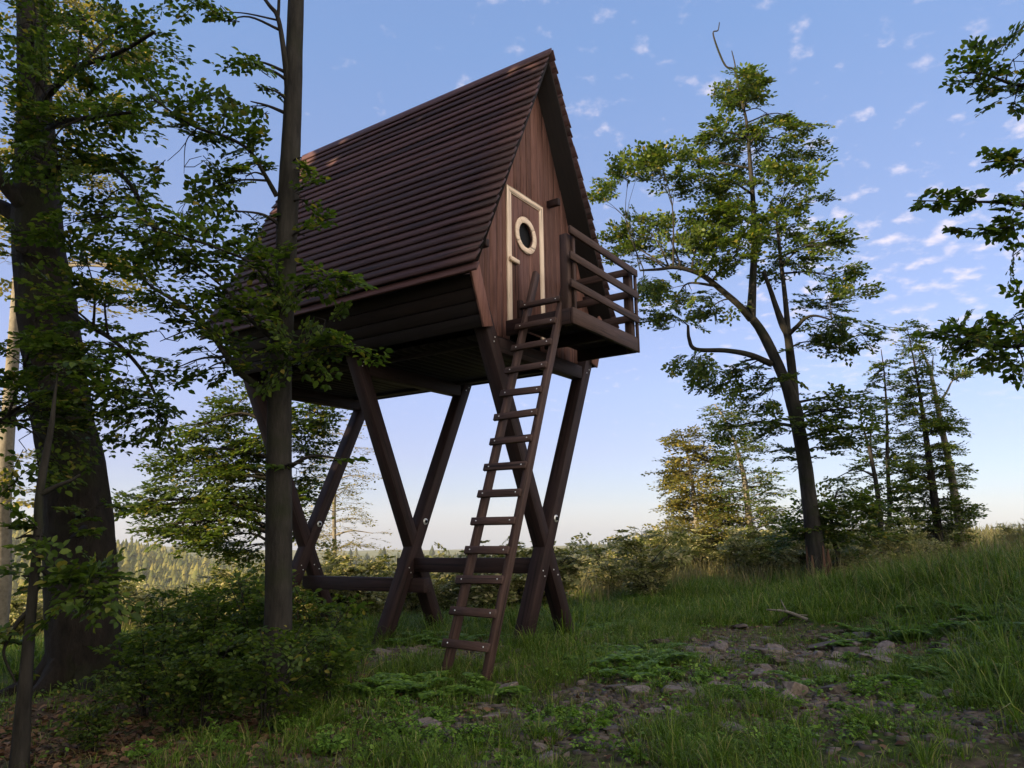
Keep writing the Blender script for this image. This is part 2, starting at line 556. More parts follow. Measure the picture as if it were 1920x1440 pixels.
b_.inputs['Specular IOR Level'].default_value = 0.1
bp_ = N(t_, 'ShaderNodeBump')
bp_.inputs['Strength'].default_value = 0.7
bp_.inputs['Distance'].default_value = 0.03
t_.links.new(na.outputs['Fac'], bp_.inputs['Height'])
t_.links.new(bp_.outputs[0], b_.inputs['Normal'])
M['soil'] = m_

# ---------------------------------------------------------------- ground: one sheet out to the horizon
ns = 520
sg = np.linspace(-1, 1, ns)
gx = 7.5 * sg + 60 * sg ** 3 + 1500 * sg ** 9
gy = 8 + 7.5 * sg + 60 * sg ** 3 + 1500 * sg ** 9
GX, GY = np.meshgrid(gx, gy)
gg = Geo()
idx = np.arange(ns * ns).reshape(ns, ns)
gg.add(np.stack([GX.ravel(), GY.ravel(), gz(GX, GY).ravel()], 1),
       np.stack([idx[:-1, :-1].ravel(), idx[:-1, 1:].ravel(), idx[1:, 1:].ravel(), idx[1:, :-1].ravel()], 1))
tag(gg.build('ground', M['soil'], smooth_sh=True), kind='structure')

# ---------------------------------------------------------------- the hut on stilts
# local axes: x = across the hut (u), y = towards its back, z = up from the balcony floor
HUT = (0.295, 8.485, 3.83)
hut = thing('stilt_hut', 'dark brown wooden A-frame hut raised on crossed stilts with a front balcony', 'hut', HUT, rotz=rad(55.81))
hm = Matrix.Translation(HUT) @ Matrix.Rotation(rad(55.81), 4, 'Z')
HM = np.array(hm)


def hw(u, v, z):
    """hut coordinates (v counts towards the front) to world"""
    return HM[:3, :3] @ np.array([u, -v, z]) + HM[:3, 3]


WE, HE, HR, OV, RL = 1.562, 0.425, 3.658, 0.302, 4.30
SL, ZC = 0.47, -2.41
frames = (0.035, -1.905, -3.887)
rr = np.random.RandomState(5)

# crossed legs: each reaches from the ground up under the eave
for fv in frames:
    for sg_ in (1, -1):
        foot_u = -sg_ * 0.60
        foot = hw(foot_u, fv, 0)
        zb_ = float(gz(foot[0], foot[1])) - HUT[2] - 0.25
        yy = -fv - (0.004 if sg_ > 0 else -0.004)
        g = Geo()
        beam(g, (sg_ * SL * (zb_ - ZC), yy, zb_), (sg_ * SL * (0.30 - ZC), yy, 0.30), 0.155, 0.16, up=(0, 1, 0))
        leg = g.build('leg', M['stain'], hut, bevel=0.003, grain=True)
        yf = yy - 0.0805
        if sg_ > 0:      # washers and bolts on the front of the leg
            zb2 = -2.10
            g = Geo()
            th = np.linspace(0, 2 * math.pi, 25)[:-1]
            c = np.array([SL * (zb2 - ZC), yf, zb2])
            tube(g, [c, c + (0, -0.008, 0)], [0.041, 0.041], 20)
            g.build('washer', M['steel'], leg)
            g = Geo()
            tube(g, [c + (0, -0.0081, 0), c + (0, -0.024, 0)], [0.021, 0.021], 6)
            g.build('bolt_head', M['bolt'], leg)
        for zs in ((-2.72, 0.03), (-2.66, -0.03), (-0.22, 0.03), (-0.27, -0.01)):
            g = Geo()
            c = np.array([sg_ * SL * (zs[0] - ZC) + zs[1], yf, zs[0]])
            tube(g, [c, c + (0, -0.004, 0)], [0.008, 0.008], 8)
            g.build('screw', M['steel'], leg)
    # beam across the frame under the floor
    g = Geo()
    um = SL * (-0.30 - ZC)
    beam(g, (-um + 0.10, -fv - 0.006, -0.283), (um - 0.10, -fv - 0.006, -0.283), 0.14, 0.16)
    g.build('cross_beam', M['stain'], hut, bevel=0.003, grain=True)
# tie beams between the frames
for v0, v1, z0 in ((frames[2] + 0.02, frames[1] + 0.25, -2.885), (frames[1] - 0.20, frames[0] - 0.02, -2.625)):
    g = Geo()
    beam(g, (0.0, -v0, z0 - 0.01), (0.0, -v1, z0 + 0.01), 0.13, 0.17)
    g.build('tie_beam', M['stain'], hut, bevel=0.003, grain=True)
# floor joists and floor
g = Geo()
n = 30
for i in range(n):
    y0 = -0.02 + i * 4.02 / n
    beam(g, (-1.02, y0 + 0.067, -0.17), (1.02, y0 + 0.067, -0.17), 0.13, 0.03)
for u in (-0.8, 0.8):
    beam(g, (u, 0.03, -0.18 - 0.0215), (u, 3.98, -0.18 - 0.0215), 0.08, 0.033)
hut_floor = g.build('floor', M['stain_shade'], hut, grain=True)

# roof: overlapping boards running the length of the hut
dn = np.array([WE, HE - HR])
slen = float(np.hypot(*dn))
dn = dn / slen
NC = 27
pitch = slen / NC
for sgn in (-1, 1):
    g = Geo()
    nrm = np.array([-dn[1], dn[0]])
    jit = rr.uniform(-0.010, 0.010, NC + 1)
    for k in range(NC):
        # centre line of the board, its lower edge stands proud of the next one
        a = np.array([0, HR]) + dn * (k * pitch - 0.012 + jit[k]) + nrm * 0.004
        b = np.array([0, HR]) + dn * ((k + 1) * pitch + 0.016 + (jit[k + 1] if k < NC - 1 else 0)) + nrm * (0.034 + rr.uniform(-.004, .004))
        t = np.array([b[0] - a[0], b[1] - a[1]])
        nn_ = np.array([-t[1], t[0]])
        nn_ = nn_ / np.hypot(*nn_) * 0.011
        poly = [a - nn_, b - nn_, b + nn_, a + nn_]
        y0, y1 = -OV + rr.uniform(-0.014, 0.014), RL + rr.uniform(-0.02, 0.02)
        o = rr.rand(3) * 60
        nseg = 9
        vs, gs, f4 = [], [], []
        for i in range(nseg + 1):
            y = y0 + (y1 - y0) * i / nseg
            wv = rr.normal(0, 0.0034)
            for j, (x, z) in enumerate(poly):
                vs.append((sgn * x, y, z + (wv if j in (1, 2) else 0)))
                gs.append((y + o[0], (j in (1, 2)) * 0.14 + o[1], o[2] + (j > 1) * 0.02))
        for i in range(nseg):
            for j in range(4):
                f4.append((i * 4 + j, i * 4 + (j + 1) % 4, (i + 1) * 4 + (j + 1) % 4, (i + 1) * 4 + j))
        f4 += [(3, 2, 1, 0), tuple(nseg * 4 + j for j in range(4))]
        g.add(vs, f4, g=gs)
    roof = g.build('roof_slope', M['roofwood'], hut, grain=True)
    g = Geo()   # sheathing below the boards and the rafters at the ends
    ins = -0.045
    a = np.array([0.0, HR]) + nrm * ins
    b = np.array([0, HR]) + dn * (slen - 0.02) + nrm * ins
    beam(g, (sgn * a[0], 2.0, a[1]), (sgn * b[0], 2.0, b[1]), 4.52, 0.03, up=(sgn * nrm[0], 0, nrm[1]))
    for y in (0.10, 0.9, 2.0, 3.1, 3.9):
        a2, b2 = a - nrm * 0.06 + dn * 0.12, b - nrm * 0.06
        beam(g, (sgn * a2[0], y, a2[1]), (sgn * b2[0], y, b2[1]), 0.07, 0.085, up=(sgn * nrm[0], 0, nrm[1]))
    g.build('rafters', M['stain_shade'], roof, grain=True)
    g = Geo()   # eave board
    e = np.array([0, HR]) + dn * (slen + 0.012) + nrm * -0.004
    beam(g, (sgn * e[0], -OV - 0.01, e[1] - 0.045), (sgn * e[0], RL + 0.01, e[1] - 0.045), 0.024, 0.10, up=(sgn * dn[0], 0, dn[1]))
    g.build('eave_board', M['roofwood'], roof, bevel=0.003, grain=True)
g = Geo()
for sgn in (-1, 1):
    c = np.array([0, HR + 0.012]) + np.array([sgn * dn[0], dn[1]]) * 0.06 + np.array([sgn * -dn[1], dn[0]]) * 0.022
    beam(g, (c[0], -OV - 0.02, c[1]), (c[0], RL + 0.02, c[1]), 0.018, 0.13, up=(sgn * dn[0], 0, dn[1]))
g.build('ridge_cap', M['roofwood'], hut, bevel=0.003, grain=True)

# outline of the walls
def half_width(z):
    if z >= 0.46:
        return (3.56 - z) * (1.40 / 3.10)
    return 1.40 - (0.46 - z) * 0.52


def wall_planks(g, y0, y1, door=False):
    u = -1.40
    while u < 1.40 - 1e-6:
        w = rr.uniform(0.105, 0.15)
        if door:
            for stop in (-0.55, 0.11):
                if u < stop - 1e-6 and u + w > stop - 0.05:
                    w = stop - u
        u2 = min(u + w, 1.40)
        if 1.40 - u2 < 0.05:
            u2 = 1.40
        a, b = u + 0.0022, u2 - 0.0022

        def top(x):
            return 3.56 - abs(x) / (1.40 / 3.10)

        def bot(x):
            return max(-0.14, 0.46 - (1.40 - abs(x)) / 0.52)
        ba, bb = bot(a), bot(b)
        if door and a > -0.552 and b < 0.112:
            ba = bb = 1.66
        dy = rr.uniform(-0.004, 0.004)
        poly = [(a, ba), (b, bb), (b, top(b)), (a, top(a))]
        if a < 0 < b:
            poly = [(a, ba), (b, bb), (b, top(b)), (0, top(0)), (a, top(a))]
        prism(g, poly, y0 + dy, y1 + dy)
        u = u2


g = Geo()
wall_planks(g, 0.0, 0.025, True)
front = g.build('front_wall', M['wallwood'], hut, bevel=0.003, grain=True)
g = Geo()
wall_planks(g, 3.99, 4.015)
rear = g.build('rear_wall', M['wallwood'], hut, bevel=0.003, grain=True)
g = Geo()
prism(g, [(-1.07, -0.12), (1.07, -0.12), (1.38, 0.46), (0, 3.50), (-1.38, 0.46)], 3.94, 3.985)
g.build('leak_backing', M['stain_shade'], rear, grain=True)  # unseen backing added to stop light leaking through the rear planks
# lower side walls leaning in under the eaves
for sgn in (-1, 1):
    g = Geo()
    for i in range(5):
        t0, t1 = i / 5 + 0.006, (i + 1) / 5 - 0.006
        P = [np.array([sgn * (1.478 - 0.256 * t), 0, 0.50 - 0.66 * t]) for t in (t0, t1)]
        mid = (P[0] + P[1]) / 2
        h = np.linalg.norm(P[1] - P[0])
        beam(g, mid + (0, -0.122, 0), mid + (0, 4.03, 0), 0.025, h, up=tuple((P[0] - P[1]) / h))
    g.build('side_wall', M['stain_shade'], hut, bevel=0.003, grain=True)
    g = Geo()
    prism(g, [(sgn * 1.24, -0.165), (sgn * 1.085, -0.125), (sgn * 1.345, 0.56), (sgn * 1.505, 0.487)][::sgn], -0.152, -0.124)
    g.build('corner_board', M['wallwood'], hut, bevel=0.003, grain=True)
# purlin ends poking out of the front wall
for u, z in ((-1.20, 0.76), (0.33, 1.80), (1.20, 0.76)):
    g = Geo()
    beam(g, (u, 0.0, z), (u, -0.17, z), 0.06, 0.085)
    g.build('purlin_end', M['stain'], hut, bevel=0.003, grain=True)

# door: planks with a round hole, pale frame, ring and wooden turn latch
cu, cz, RI, RO = -0.232, 1.196, 0.155, 0.226
g = Geo()
edges = np.linspace(-0.523, 0.083, 6)
for a, b in zip(edges[:-1], edges[1:]):
    a, b = a + 0.002, b - 0.002
    cols = np.linspace(a, b, 13)
    o = rr.rand(3) * 50

    def hole(x):
        d = RI ** 2 - (x - cu) ** 2
        return math.sqrt(d) if d > 0 else 0.0
    vs, f4 = [], []
    y0, y1 = -0.018, 0.012
    for x in cols:
        h = hole(x)
        for z in (0.02, cz - h, cz + h, 1.615):
            vs += [(x, y0, z), (x, y1, z)]
    for i in range(len(cols) - 1):
        p, q = i * 8, (i + 1) * 8
        for s0 in (0, 4):
            f4 += [(p + s0, q + s0, q + s0 + 2, p + s0 + 2), (p + s0 + 3, q + s0 + 3, q + s0 + 1, p + s0 + 1)]
        if hole(cols[i]) > 0 or hole(cols[i + 1]) > 0:
            f4 += [(p + 2, q + 2, q + 3, p + 3), (p + 4, p + 5, q + 5, q + 4)]
        f4 += [(p, p + 1, q + 1, q), (p + 6, q + 6, q + 7, p + 7)]
    e = (len(cols) - 1) * 8
    f4 += [(0, 2, 3, 1), (4, 6, 7, 5), (e, e + 1, e + 3, e + 2), (e + 4, e + 5, e + 7, e + 6)]
    g.add(vs, f4, g=[(z + o[0], x + o[1], y + o[2]) for x, y, z in vs])
door = g.build('door', M['wallwood'], hut, grain=True)
g = Geo()
prism(g, [(-0.612, 0.0), (-0.527, 0.0), (-0.527, 1.622), (-0.612, 1.708)], -0.026, -0.001)
prism(g, [(0.087, 0.0), (0.172, 0.0), (0.172, 1.708), (0.087, 1.622)], -0.026, -0.001)
prism(g, [(-0.525, 1.624), (0.085, 1.624), (0.170, 1.709), (-0.610, 1.709)], -0.025, -0.001, along=0)
g.build('door_frame', M['pale'], door, bevel=0.003, grain=True)
g = Geo()
nseg = 48
for q in range(4):
    th = np.linspace(q * math.pi / 2 + 0.012 + 0.6, (q + 1) * math.pi / 2 - 0.004 + 0.6, 13)
    vs, f4 = [], []
    for a in th:
        for r_ in (RI - 0.004, RO):
            for y in (-0.036, -0.0185):
                vs.append((cu + r_ * math.cos(a), y, cz + r_ * math.sin(a)))
    for i in range(12):
        p, n_ = i * 4, i * 4 + 4
        f4 += [(p, n_, n_ + 2, p + 2), (p + 1, p + 3, n_ + 3, n_ + 1), (p, p + 1, n_ + 1, n_), (p + 2, n_ + 2, n_ + 3, p + 3)]
    f4 += [(0, 2, 3, 1), (48, 49, 51, 50)]
    ang = np.repeat(th, 4)
    g.add(vs, f4, g=[(x * 1 + q * 9, z, y) for x, y, z in vs])
panel_g = Geo()
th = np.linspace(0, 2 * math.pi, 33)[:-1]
panel_g.add([(cu, 0.016, cz)] + [(cu + 0.17 * math.cos(a), 0.016, cz + 0.17 * math.sin(a)) for a in th], None, [(0, 1 + i, 1 + (i + 1) % 32) for i in range(32)])
panel_g.build('dark_hole_panel', M['bolt'], door)  # near-black panel added in place of the unlit inside of the hut
g.build('window_ring', M['pale'], door, bevel=0.003, grain=True)
g = Geo()
beam(g, (-0.60, -0.046, 0.805), (-0.42, -0.046, 0.795), 0.036, 0.055)
g.build('turn_latch', M['pale'], door, bevel=0.008, grain=True)

# balcony
PV = 0.962
UL, UR = -0.81, 0.785
g = Geo()
nb = 8
for i in range(nb):
    y = -0.13 - (PV - 0.13) * (i + 0.5) / nb
    beam(g, (UL + 0.03, y, -0.015), (UR - 0.03, y, -0.015), (PV - 0.13) / nb - 0.006, 0.03)
beam(g, (UL + 0.015, -0.125, -0.0835), (UL + 0.015, -PV + 0.045, -0.0835), 0.045, 0.165)
beam(g, (UR - 0.015, -0.125, -0.0835), (UR - 0.015, -PV + 0.045, -0.0835), 0.045, 0.165)
beam(g, (0.0, -0.125, -0.10), (0.0, -PV + 0.045, -0.10), 0.06, 0.13)
bal = g.build('balcony_floor', M['stain'], hut, bevel=0.003, grain=True)
g = Geo()
beam(g, (UL, -PV + 0.022, -0.080), (UR - 0.05, -PV + 0.022, -0.080), 0.04, 0.17)
g.build('front_beam', M['ladderwood'], bal, bevel=0.003, grain=True)
for u in (UL + 0.045, UR - 0.045):
    g = Geo()
    beam(g, (u, -PV + 0.10, -0.16), (u, -PV + 0.10, 0.82), 0.09, 0.09, up=(0, 1, 0))
    beam(g, (u + (0.05 if u < 0 else 0.066), -PV + 0.035, -0.16 if u > 0 else 0.01), (u + (0.05 if u < 0 else 0.066), -PV + 0.035, 0.80), 0.04, 0.03, up=(0, 1, 0))
    g.build('post', M['ladderwood'], bal, bevel=0.003, grain=True)
for z in (0.838, 0.556, 0.255):
    g = Geo()
    beam(g, (UL - 0.03, -PV + 0.004, z), (UR + 0.01, -PV + 0.004, z - 0.02), 0.028, 0.086)
    g.build('rail', M['ladderwood'], bal, bevel=0.003, grain=True)
    g = Geo()
    beam(g, (UR - 0.11, -0.03, z - 0.02), (UR - 0.11, -PV + 0.055, z - 0.02), 0.03, 0.086)
    g.build('rail', M['ladderwood'], bal, bevel=0.003, grain=True)
g = Geo()
beam(g, (UL + 0.02, -0.30, -0.05), (UL + 0.02, -0.30, 0.20), 0.05, 0.05, up=(0, 1, 0))
g.build('grab_post', M['stain'], bal, bevel=0.003, grain=True)

# the ladder leaning on the open side of the balcony
lf = hw(-2.12, 0.60, 0)
ladder = thing('ladder', 'steep wooden ladder of fourteen rungs leaning up to the open side of the hut balcony', 'ladder', tuple(lf[:2]) + (float(gz(lf[0], lf[1])),))


def lad(z, v, du=0.0):
    return hw(-2.105 + 0.392 * (z + 3.33) + du, v, z)


VL, VR = 0.385, 0.80
loff = np.array(ladder.location)
ldir = lad(0, 0.5) - lad(-1, 0.5)
ldir /= np.linalg.norm(ldir)
acr = hw(0, 1, 0) - hw(0, 0, 0)
lnorm = np.cross(acr, ldir)
if lnorm @ (hw(-1, 0, 0) - hw(0, 0, 0)) < 0:
    lnorm = -lnorm
for v in (VL, VR):
    g = Geo()
    beam(g, lad(-3.50, v), lad(0.55 if v == VL else 0.42, v), 0.05, 0.085, up=tuple(lnorm))
    g.build('side_rail', M['ladderwood'], ladder, off=loff, bevel=0.003, grain=True)
for i in range(14):
    z = -3.17 + i * 0.2515
    ov = 0.030 + rr.uniform(-0.012, 0.012)
    g = Geo()
    p0 = lad(z, VL - 0.03 - ov) + lnorm * 0.059
    p1 = lad(z + rr.uniform(-.012, .012), VR + 0.012) + lnorm * 0.059
    beam(g, p0, p1, 0.030, 0.070, up=tuple(ldir))
    rung = g.build('rung', M['ladderwood'], ladder, off=loff, bevel=0.003, grain=True)
    for e in (0.13, 0.90):
        g = Geo()
        c = p0 * (1 - e) + p1 * e + lnorm * 0.0151
        tube(g, [c, c + lnorm * 0.003], [0.007, 0.007], 8)
        g.build('screw', M['steel'], rung, off=loff)


# ---------------------------------------------------------------- foliage
def spray_template(seed, n_side=7, sp=0.075, flat=0.12):
    """a flat fan of twigs one unit long; returns leaf points, leaf directions, twig lines"""
    r = np.random.RandomState(seed)
    P, D, T = [], [], []
    ax = lambda t: np.array([t, 0.10 * math.sin(3 * t + seed), -0.16 * t * t])
    for t in np.arange(0.12, 1.0, sp):
        s_ = 1 if int(t / sp) % 2 else -1
        P.append(ax(t))
        D.append((0.6, s_ * 0.8, r.normal(0, flat)))
    T.append([ax(0), ax(0.5), ax(1.0)])
    P.append(ax(1.0))
    D.append((1, 0, -0.1))
    for k in range(n_side):
        t = 0.08 + 0.80 * (k + r.uniform(0, .7)) / n_side
        s_ = 1 if k % 2 else -1
        ang = s_ * r.uniform(0.6, 1.05)
        L = (0.62 - 0.42 * t) * r.uniform(0.7, 1.15)
        d = np.array([math.cos(ang), math.sin(ang), r.normal(-0.08, flat)])
        b = ax(t)
        T.append([b, b + d * L * 0.6, b + d * L + (0, 0, -0.05 * L)])
        for q in np.arange(sp * 0.7, L, sp):
            s2 = 1 if int(q / sp) % 2 else -1
            a2 = ang + s2 * 0.9
            P.append(b + d * q + (0, 0, -0.06 * q * q) + r.normal(0, 0.012, 3))
            D.append((math.cos(a2), math.sin(a2), r.normal(-0.15, flat + 0.1)))
        P.append(b + d * L)
        D.append(tuple(d))
    return np.array(P), np.array(D), T


TEMPL = {}


def templates(sp):
    key = round(sp, 3)
    if key not in TEMPL:
        TEMPL[key] = [spray_template(s_ + 3, 6 + s_ % 3, sp) for s_ in range(7)]
    return TEMPL[key]


def leaves(geo, P, D, Nn, size, near, r, wr=(0.55, 0.72)):
    """leaf blades: P base points, D axis, Nn approximate normals"""
    n = len(P)
    D = D / (np.linalg.norm(D, axis=1)[:, None] + 1e-9)
    S = np.cross(D, Nn)
    S /= np.linalg.norm(S, axis=1)[:, None] + 1e-9
    Z = np.cross(S, D)
    L = (size * r.uniform(0.55, 1.3, n))[:, None]
    W = L * r.uniform(wr[0], wr[1], n)[:, None]
    if near:
        cr = 0.12 * W
        V = np.stack([P, P + D * L * .30 + S * W * .46 + Z * cr, P + D * L * .68 + S * W * .40 + Z * cr, P + D * L - Z * L * .10,
                      P + D * L * .68 - S * W * .40 + Z * cr, P + D * L * .30 - S * W * .46 + Z * cr], 1).reshape(-1, 3)
        b = (np.arange(n) * 6)[:, None]
        geo.add(V, np.concatenate([b + [0, 1, 2, 3], b + [0, 3, 4, 5]]))
    else:
        V = np.stack([P, P + D * L * .5 + S * W * .5, P + D * L, P + D * L * .5 - S * W * .5], 1).reshape(-1, 3)
        b = (np.arange(n) * 4)[:, None]
        geo.add(V, b + [0, 1, 2, 3])


def put_sprays(crown, wood, O, H, L, leaf, sp, near, r, tilt=0.25, twig=0.004, keep=1.0, wood_twigs=True):
    """O origins, H heading vectors, L lengths"""
    tp = templates(sp)
    for o, h, l in zip(O, H, L):
        P, D, T = tp[r.randint(len(tp))]
        h = h / (np.linalg.norm(h) + 1e-9)
        up_ = np.array([0, 0, 1.0]) + r.normal(0, tilt, 3)
        s_ = np.cross(up_, h)
        s_ /= np.linalg.norm(s_) + 1e-9
        u_ = np.cross(h, s_)
        m = np.stack([h, s_ * (1 if r.rand() < .5 else -1), u_])
        if keep < 1:
            kk = r.rand(len(P)) < keep
            P, D = P[kk], D[kk]
        if len(P) == 0:
            continue
        Pw = o + (P * l) @ m
        Dw = D @ m
        Nn = u_ + r.normal(0, 0.35, (len(P), 3))
        leaves(crown, Pw, Dw, Nn, leaf, near, r)
        if wood_twigs:
            for i, ln in enumerate(T):
                w = o + (np.array(ln) * l) @ m
                rr0 = twig if i == 0 else twig * 0.55
                tube(wood, w, [rr0, rr0 * .7, rr0 * .35], 3, cap=False)


class Tree:
    def __init__(self, name, label, cat, Y, base, mats, group=None, seed=1, leaf=0.06, sp=0.085, near=False, tilt=0.25, twig=0.004, mult=1.0):
        self.mult = mult
        self.Y, self.r = Y, np.random.RandomState(seed)
        p = at(base[0], base[1], Y)
        self.base = np.array([p[0], p[1], float(gz(p[0], p[1]))])
        self.root = thing(name, label, cat, tuple(self.base), group)
        self.wood, self.crown = Geo(), Geo()
        self.mats, self.leaf, self.sp, self.near, self.tilt, self.twig = mats, leaf, sp, near, tilt, twig
        self.lines = []
        self.k = Y / F_PX

    def limb(self, pts, sides=8, rough=0.06, to_ground=False, k=5):
        """pts: (px, py, width_px[, dY])"""
        rows = []
        for q in pts:
            dY = q[3] if len(q) > 3 else 0
            p = at(q[0], q[1], self.Y + dY)
            rows.append([*p, q[2] * (self.Y + dY) / F_PX / 2])
        if to_ground:
            w = rows[0]
            g_ = float(gz(w[0], w[1]))
            if w[2] > g_ - 0.15:
                rows.insert(0, [w[0], w[1], g_ - 0.2, w[3] * 1.12])
        s_ = spline(rows, k)
        tube(self.wood, s_[:, :3], np.maximum(s_[:, 3], 0.0015), sides, self.r.randint(9999), rough)
        self.lines.append(s_)
        return s_

    def nearest(self, p):
        best, bd = None, 1e9
        for s_ in self.lines:
            d = np.linalg.norm(s_[:, :3] - p, axis=1) + 0.35 * np.maximum(0, s_[:, 2] - p[2])
            i = int(np.argmin(d))
            if d[i] < bd:
                bd, best = d[i], s_[i]
        return best

    def clump(self, px, py, rx, ry, n, dY=0.0, length=0.45, depth=None, branch=True, keep=1.0):
        c = at(px, py, self.Y + dY)
        k = (self.Y + dY) / F_PX
        rad3 = np.array([rx * k, (depth if depth is not None else 0.8 * rx * k), ry * k])
        r = self.r
        n = max(1, int(round(n * self.mult)))
        q = r.normal(0, 1, (n, 3))
        q /= np.linalg.norm(q, axis=1)[:, None]
        q *= r.uniform(0.2, 1, (n, 1)) ** 0.6
        src = self.nearest(c)
        if src is None:
            src = np.array([*self.base, 0.05])
        out = (c - src[:3])
        hd = np.linalg.norm(out)
        out = out / (hd + 1e-6)
        O = c + q * rad3 - out * length * 0.45
        H = out * 0.6 + q * np.array([1, 1, 0.35]) * 0.8 + r.normal(0, 0.25, (n, 3)) * np.array([1, 1, 0.4])
        put_sprays(self.crown, self.wood, O, H, length * r.uniform(0.6, 1.2, n), self.leaf, self.sp, self.near, r, self.tilt, self.twig, keep)
        if branch:
            r0 = min(src[3] * 0.6, 0.012 + 0.02 * hd)
            mid = (src[:3] + c) / 2 + np.array([0, 0, 0.10 * hd]) + r.normal(0, 0.05, 3) * hd
            ln = spline(np.array([[*src[:3], r0], [*mid, r0 * .6], [*c, r0 * .3]]), 5)
            tube(self.wood, ln[:, :3], np.maximum(ln[:, 3], 0.002), 5, cap=False)
            for i in range(n):
                j = r.randint(len(ln) // 2, len(ln))
                a = ln[j]
                if self.near or i % 3 == 0:
                    m_ = (a[:3] + O[i]) / 2 + r.normal(0, 0.04, 3)
                    tube(self.wood, [a[:3], m_, O[i]], [max(a[3] * .6, self.twig), self.twig, self.twig * .8], 4, cap=False)

    def along(self, line, n, length, t0=0.2, t1=1.0, spread=0.9, keep=1.0, lift=0.1):
        """sprays growing from a limb"""
        r = self.r
        P = line[:, :3]
        O, H = [], []
        for i in range(n):
            t = t0 + (t1 - t0) * (i + r.rand()) / n
            f = min(t * (len(P) - 1), len(P) - 1.001)
            j = int(f)
            o = P[j] * (1 - f + j) + P[j + 1] * (f - j)
            d = P[j + 1] - P[j]
            d /= np.linalg.norm(d) + 1e-9
            sd = np.cross(d, (0, 0, 1.0))
            if np.linalg.norm(sd) < 0.3:
                a = r.uniform(0, 2 * math.pi)
                sd = np.array([math.cos(a), math.sin(a), 0])
            sd /= np.linalg.norm(sd)
            O.append(o)
            H.append(d * (1 - spread * 0.6) + sd * (1 if i % 2 else -1) * spread + np.array([0, 0, lift]) + r.normal(0, 0.2, 3))
        put_sprays(self.crown, self.wood, O, H, length * r.uniform(0.6, 1.25, n), self.leaf, self.sp, self.near, r, self.tilt, self.twig, keep)

    def whorls(self, line, n, width, length, z0, z1, shape=lambda t: 1 - t, keep=1.0, droop=-0.05, dens=1.0):
        """side branches around an upright trunk, longest where shape() is largest; width in metres"""
        r = self.r
        P = line[:, :3]
        for i in range(n):
            t = (i + r.rand()) / n
            z = z0 + (z1 - z0) * t
            j = int(np.argmin(np.abs(P[:, 2] - z)))
            o = P[j]
            w = width * shape(t) * r.uniform(0.55, 1.15)
            if w < 0.08:
                continue
            a = r.uniform(0, 2 * math.pi)
            d = np.array([math.cos(a), math.sin(a), r.normal(0.12, 0.12)])
            e = o + d * w + np.array([0, 0, droop * w * 2])
            m_ = (o + e) / 2 + np.array([0, 0, 0.12 * w])
            ln = spline(np.array([o, m_, e]), 4)
            r0 = min(0.014 * w + 0.003, line[j, 3] * 0.7)
            tube(self.wood, ln, np.linspace(r0, 0.002, len(ln)), 4, cap=False)
            ns_ = max(2, int(dens * (2 + 3.5 * w / length)))
            self.along(np.c_[ln, np.full(len(ln), .01)], ns_, length, 0.15, 1.0, keep=keep)

    def done(self):
        t = self.wood.build('trunk', self.mats[0], self.root, off=self.base, smooth_sh=True)
        if self.crown.v:
            self.crown.build('crown', self.mats[1], self.root, off=self.base)
        return self


# -- old beech at the left
T = Tree('beech_tree', 'thick old beech with dark trunk and dense low leaves at the left edge', 'tree', 7.5, (150, 1290), (M['bark_dark'], M['leaf']), seed=11, leaf=0.064, sp=0.11, near=True, mult=0.85)
tr = T.limb([(162, 1310, 124), (158, 1200, 120), (154, 1100, 117), (151, 1000, 117), (142, 900, 110), (121, 800, 106), (107, 720, 103), (92, 600, 105), (78, 500, 96), (70, 400, 88), (68, 300, 76), (66, 200, 66), (62, 100, 58), (58, 0, 52), (52, -150, 44), (48, -320, 34), (50, -600, 20)], sides=18, rough=0.07, to_ground=True)
T.limb([(74, 450, 40), (40, 415, 34), (10, 392, 30), (-40, 372, 26), (-120, 330, 20), (-220, 260, 12)], 8)
T.limb([(80, 420, 34, -.1), (30, 370, 30, -.2), (-5, 325, 28, -.3), (-60, 240, 22, -.4), (-100, 120, 12, -.5)], 8)
for a_ in (0.3, 1.5, 2.7, 3.6, 4.4, 5.3):
    d_ = np.array([math.cos(a_), math.sin(a_), 0])
    e_ = T.base + d_ * T.r.uniform(0.55, 0.85)
    T_pts = spline(np.array([[*(T.base + d_ * 0.16 + (0, 0, 0.42)), 0.11], [*(T.base + d_ * 0.32 + (0, 0, 0.11)), 0.10], [e_[0], e_[1], float(gz(e_[0], e_[1])) - 0.04, 0.06]]), 5)
    tube(T.wood, T_pts[:, :3], T_pts[:, 3], 8, 5, 0.1)
l1 = T.limb([(88, 330, 16, -.2), (160, 300, 13, -.5), (230, 330, 10, -.8), (275, 400, 8, -1.0), (300, 450, 6, -1.1)], 6)
l2 = T.limb([(100, 560, 14, -.2), (150, 600, 11, -.5), (215, 640, 9, -.8), (270, 700, 7, -1.0), (300, 760, 5, -1.0)], 6)
l3 = T.limb([(70, 200, 18, -.2), (140, 130, 14, -.6), (220, 100, 10, -1.0), (290, 60, 7, -1.2)], 6)
l4 = T.limb([(70, 260, 18, -.2), (110, 230, 14, -.8), (170, 220, 10, -1.3), (250, 210, 7, -1.6)], 6)
l5 = T.limb([(110, 720, 14, -.3), (60, 760, 11, -.8), (0, 790, 9, -1.2)], 6)
for ln in (l1, l2, l3, l4, l5):
    T.along(ln, 14, 0.42)
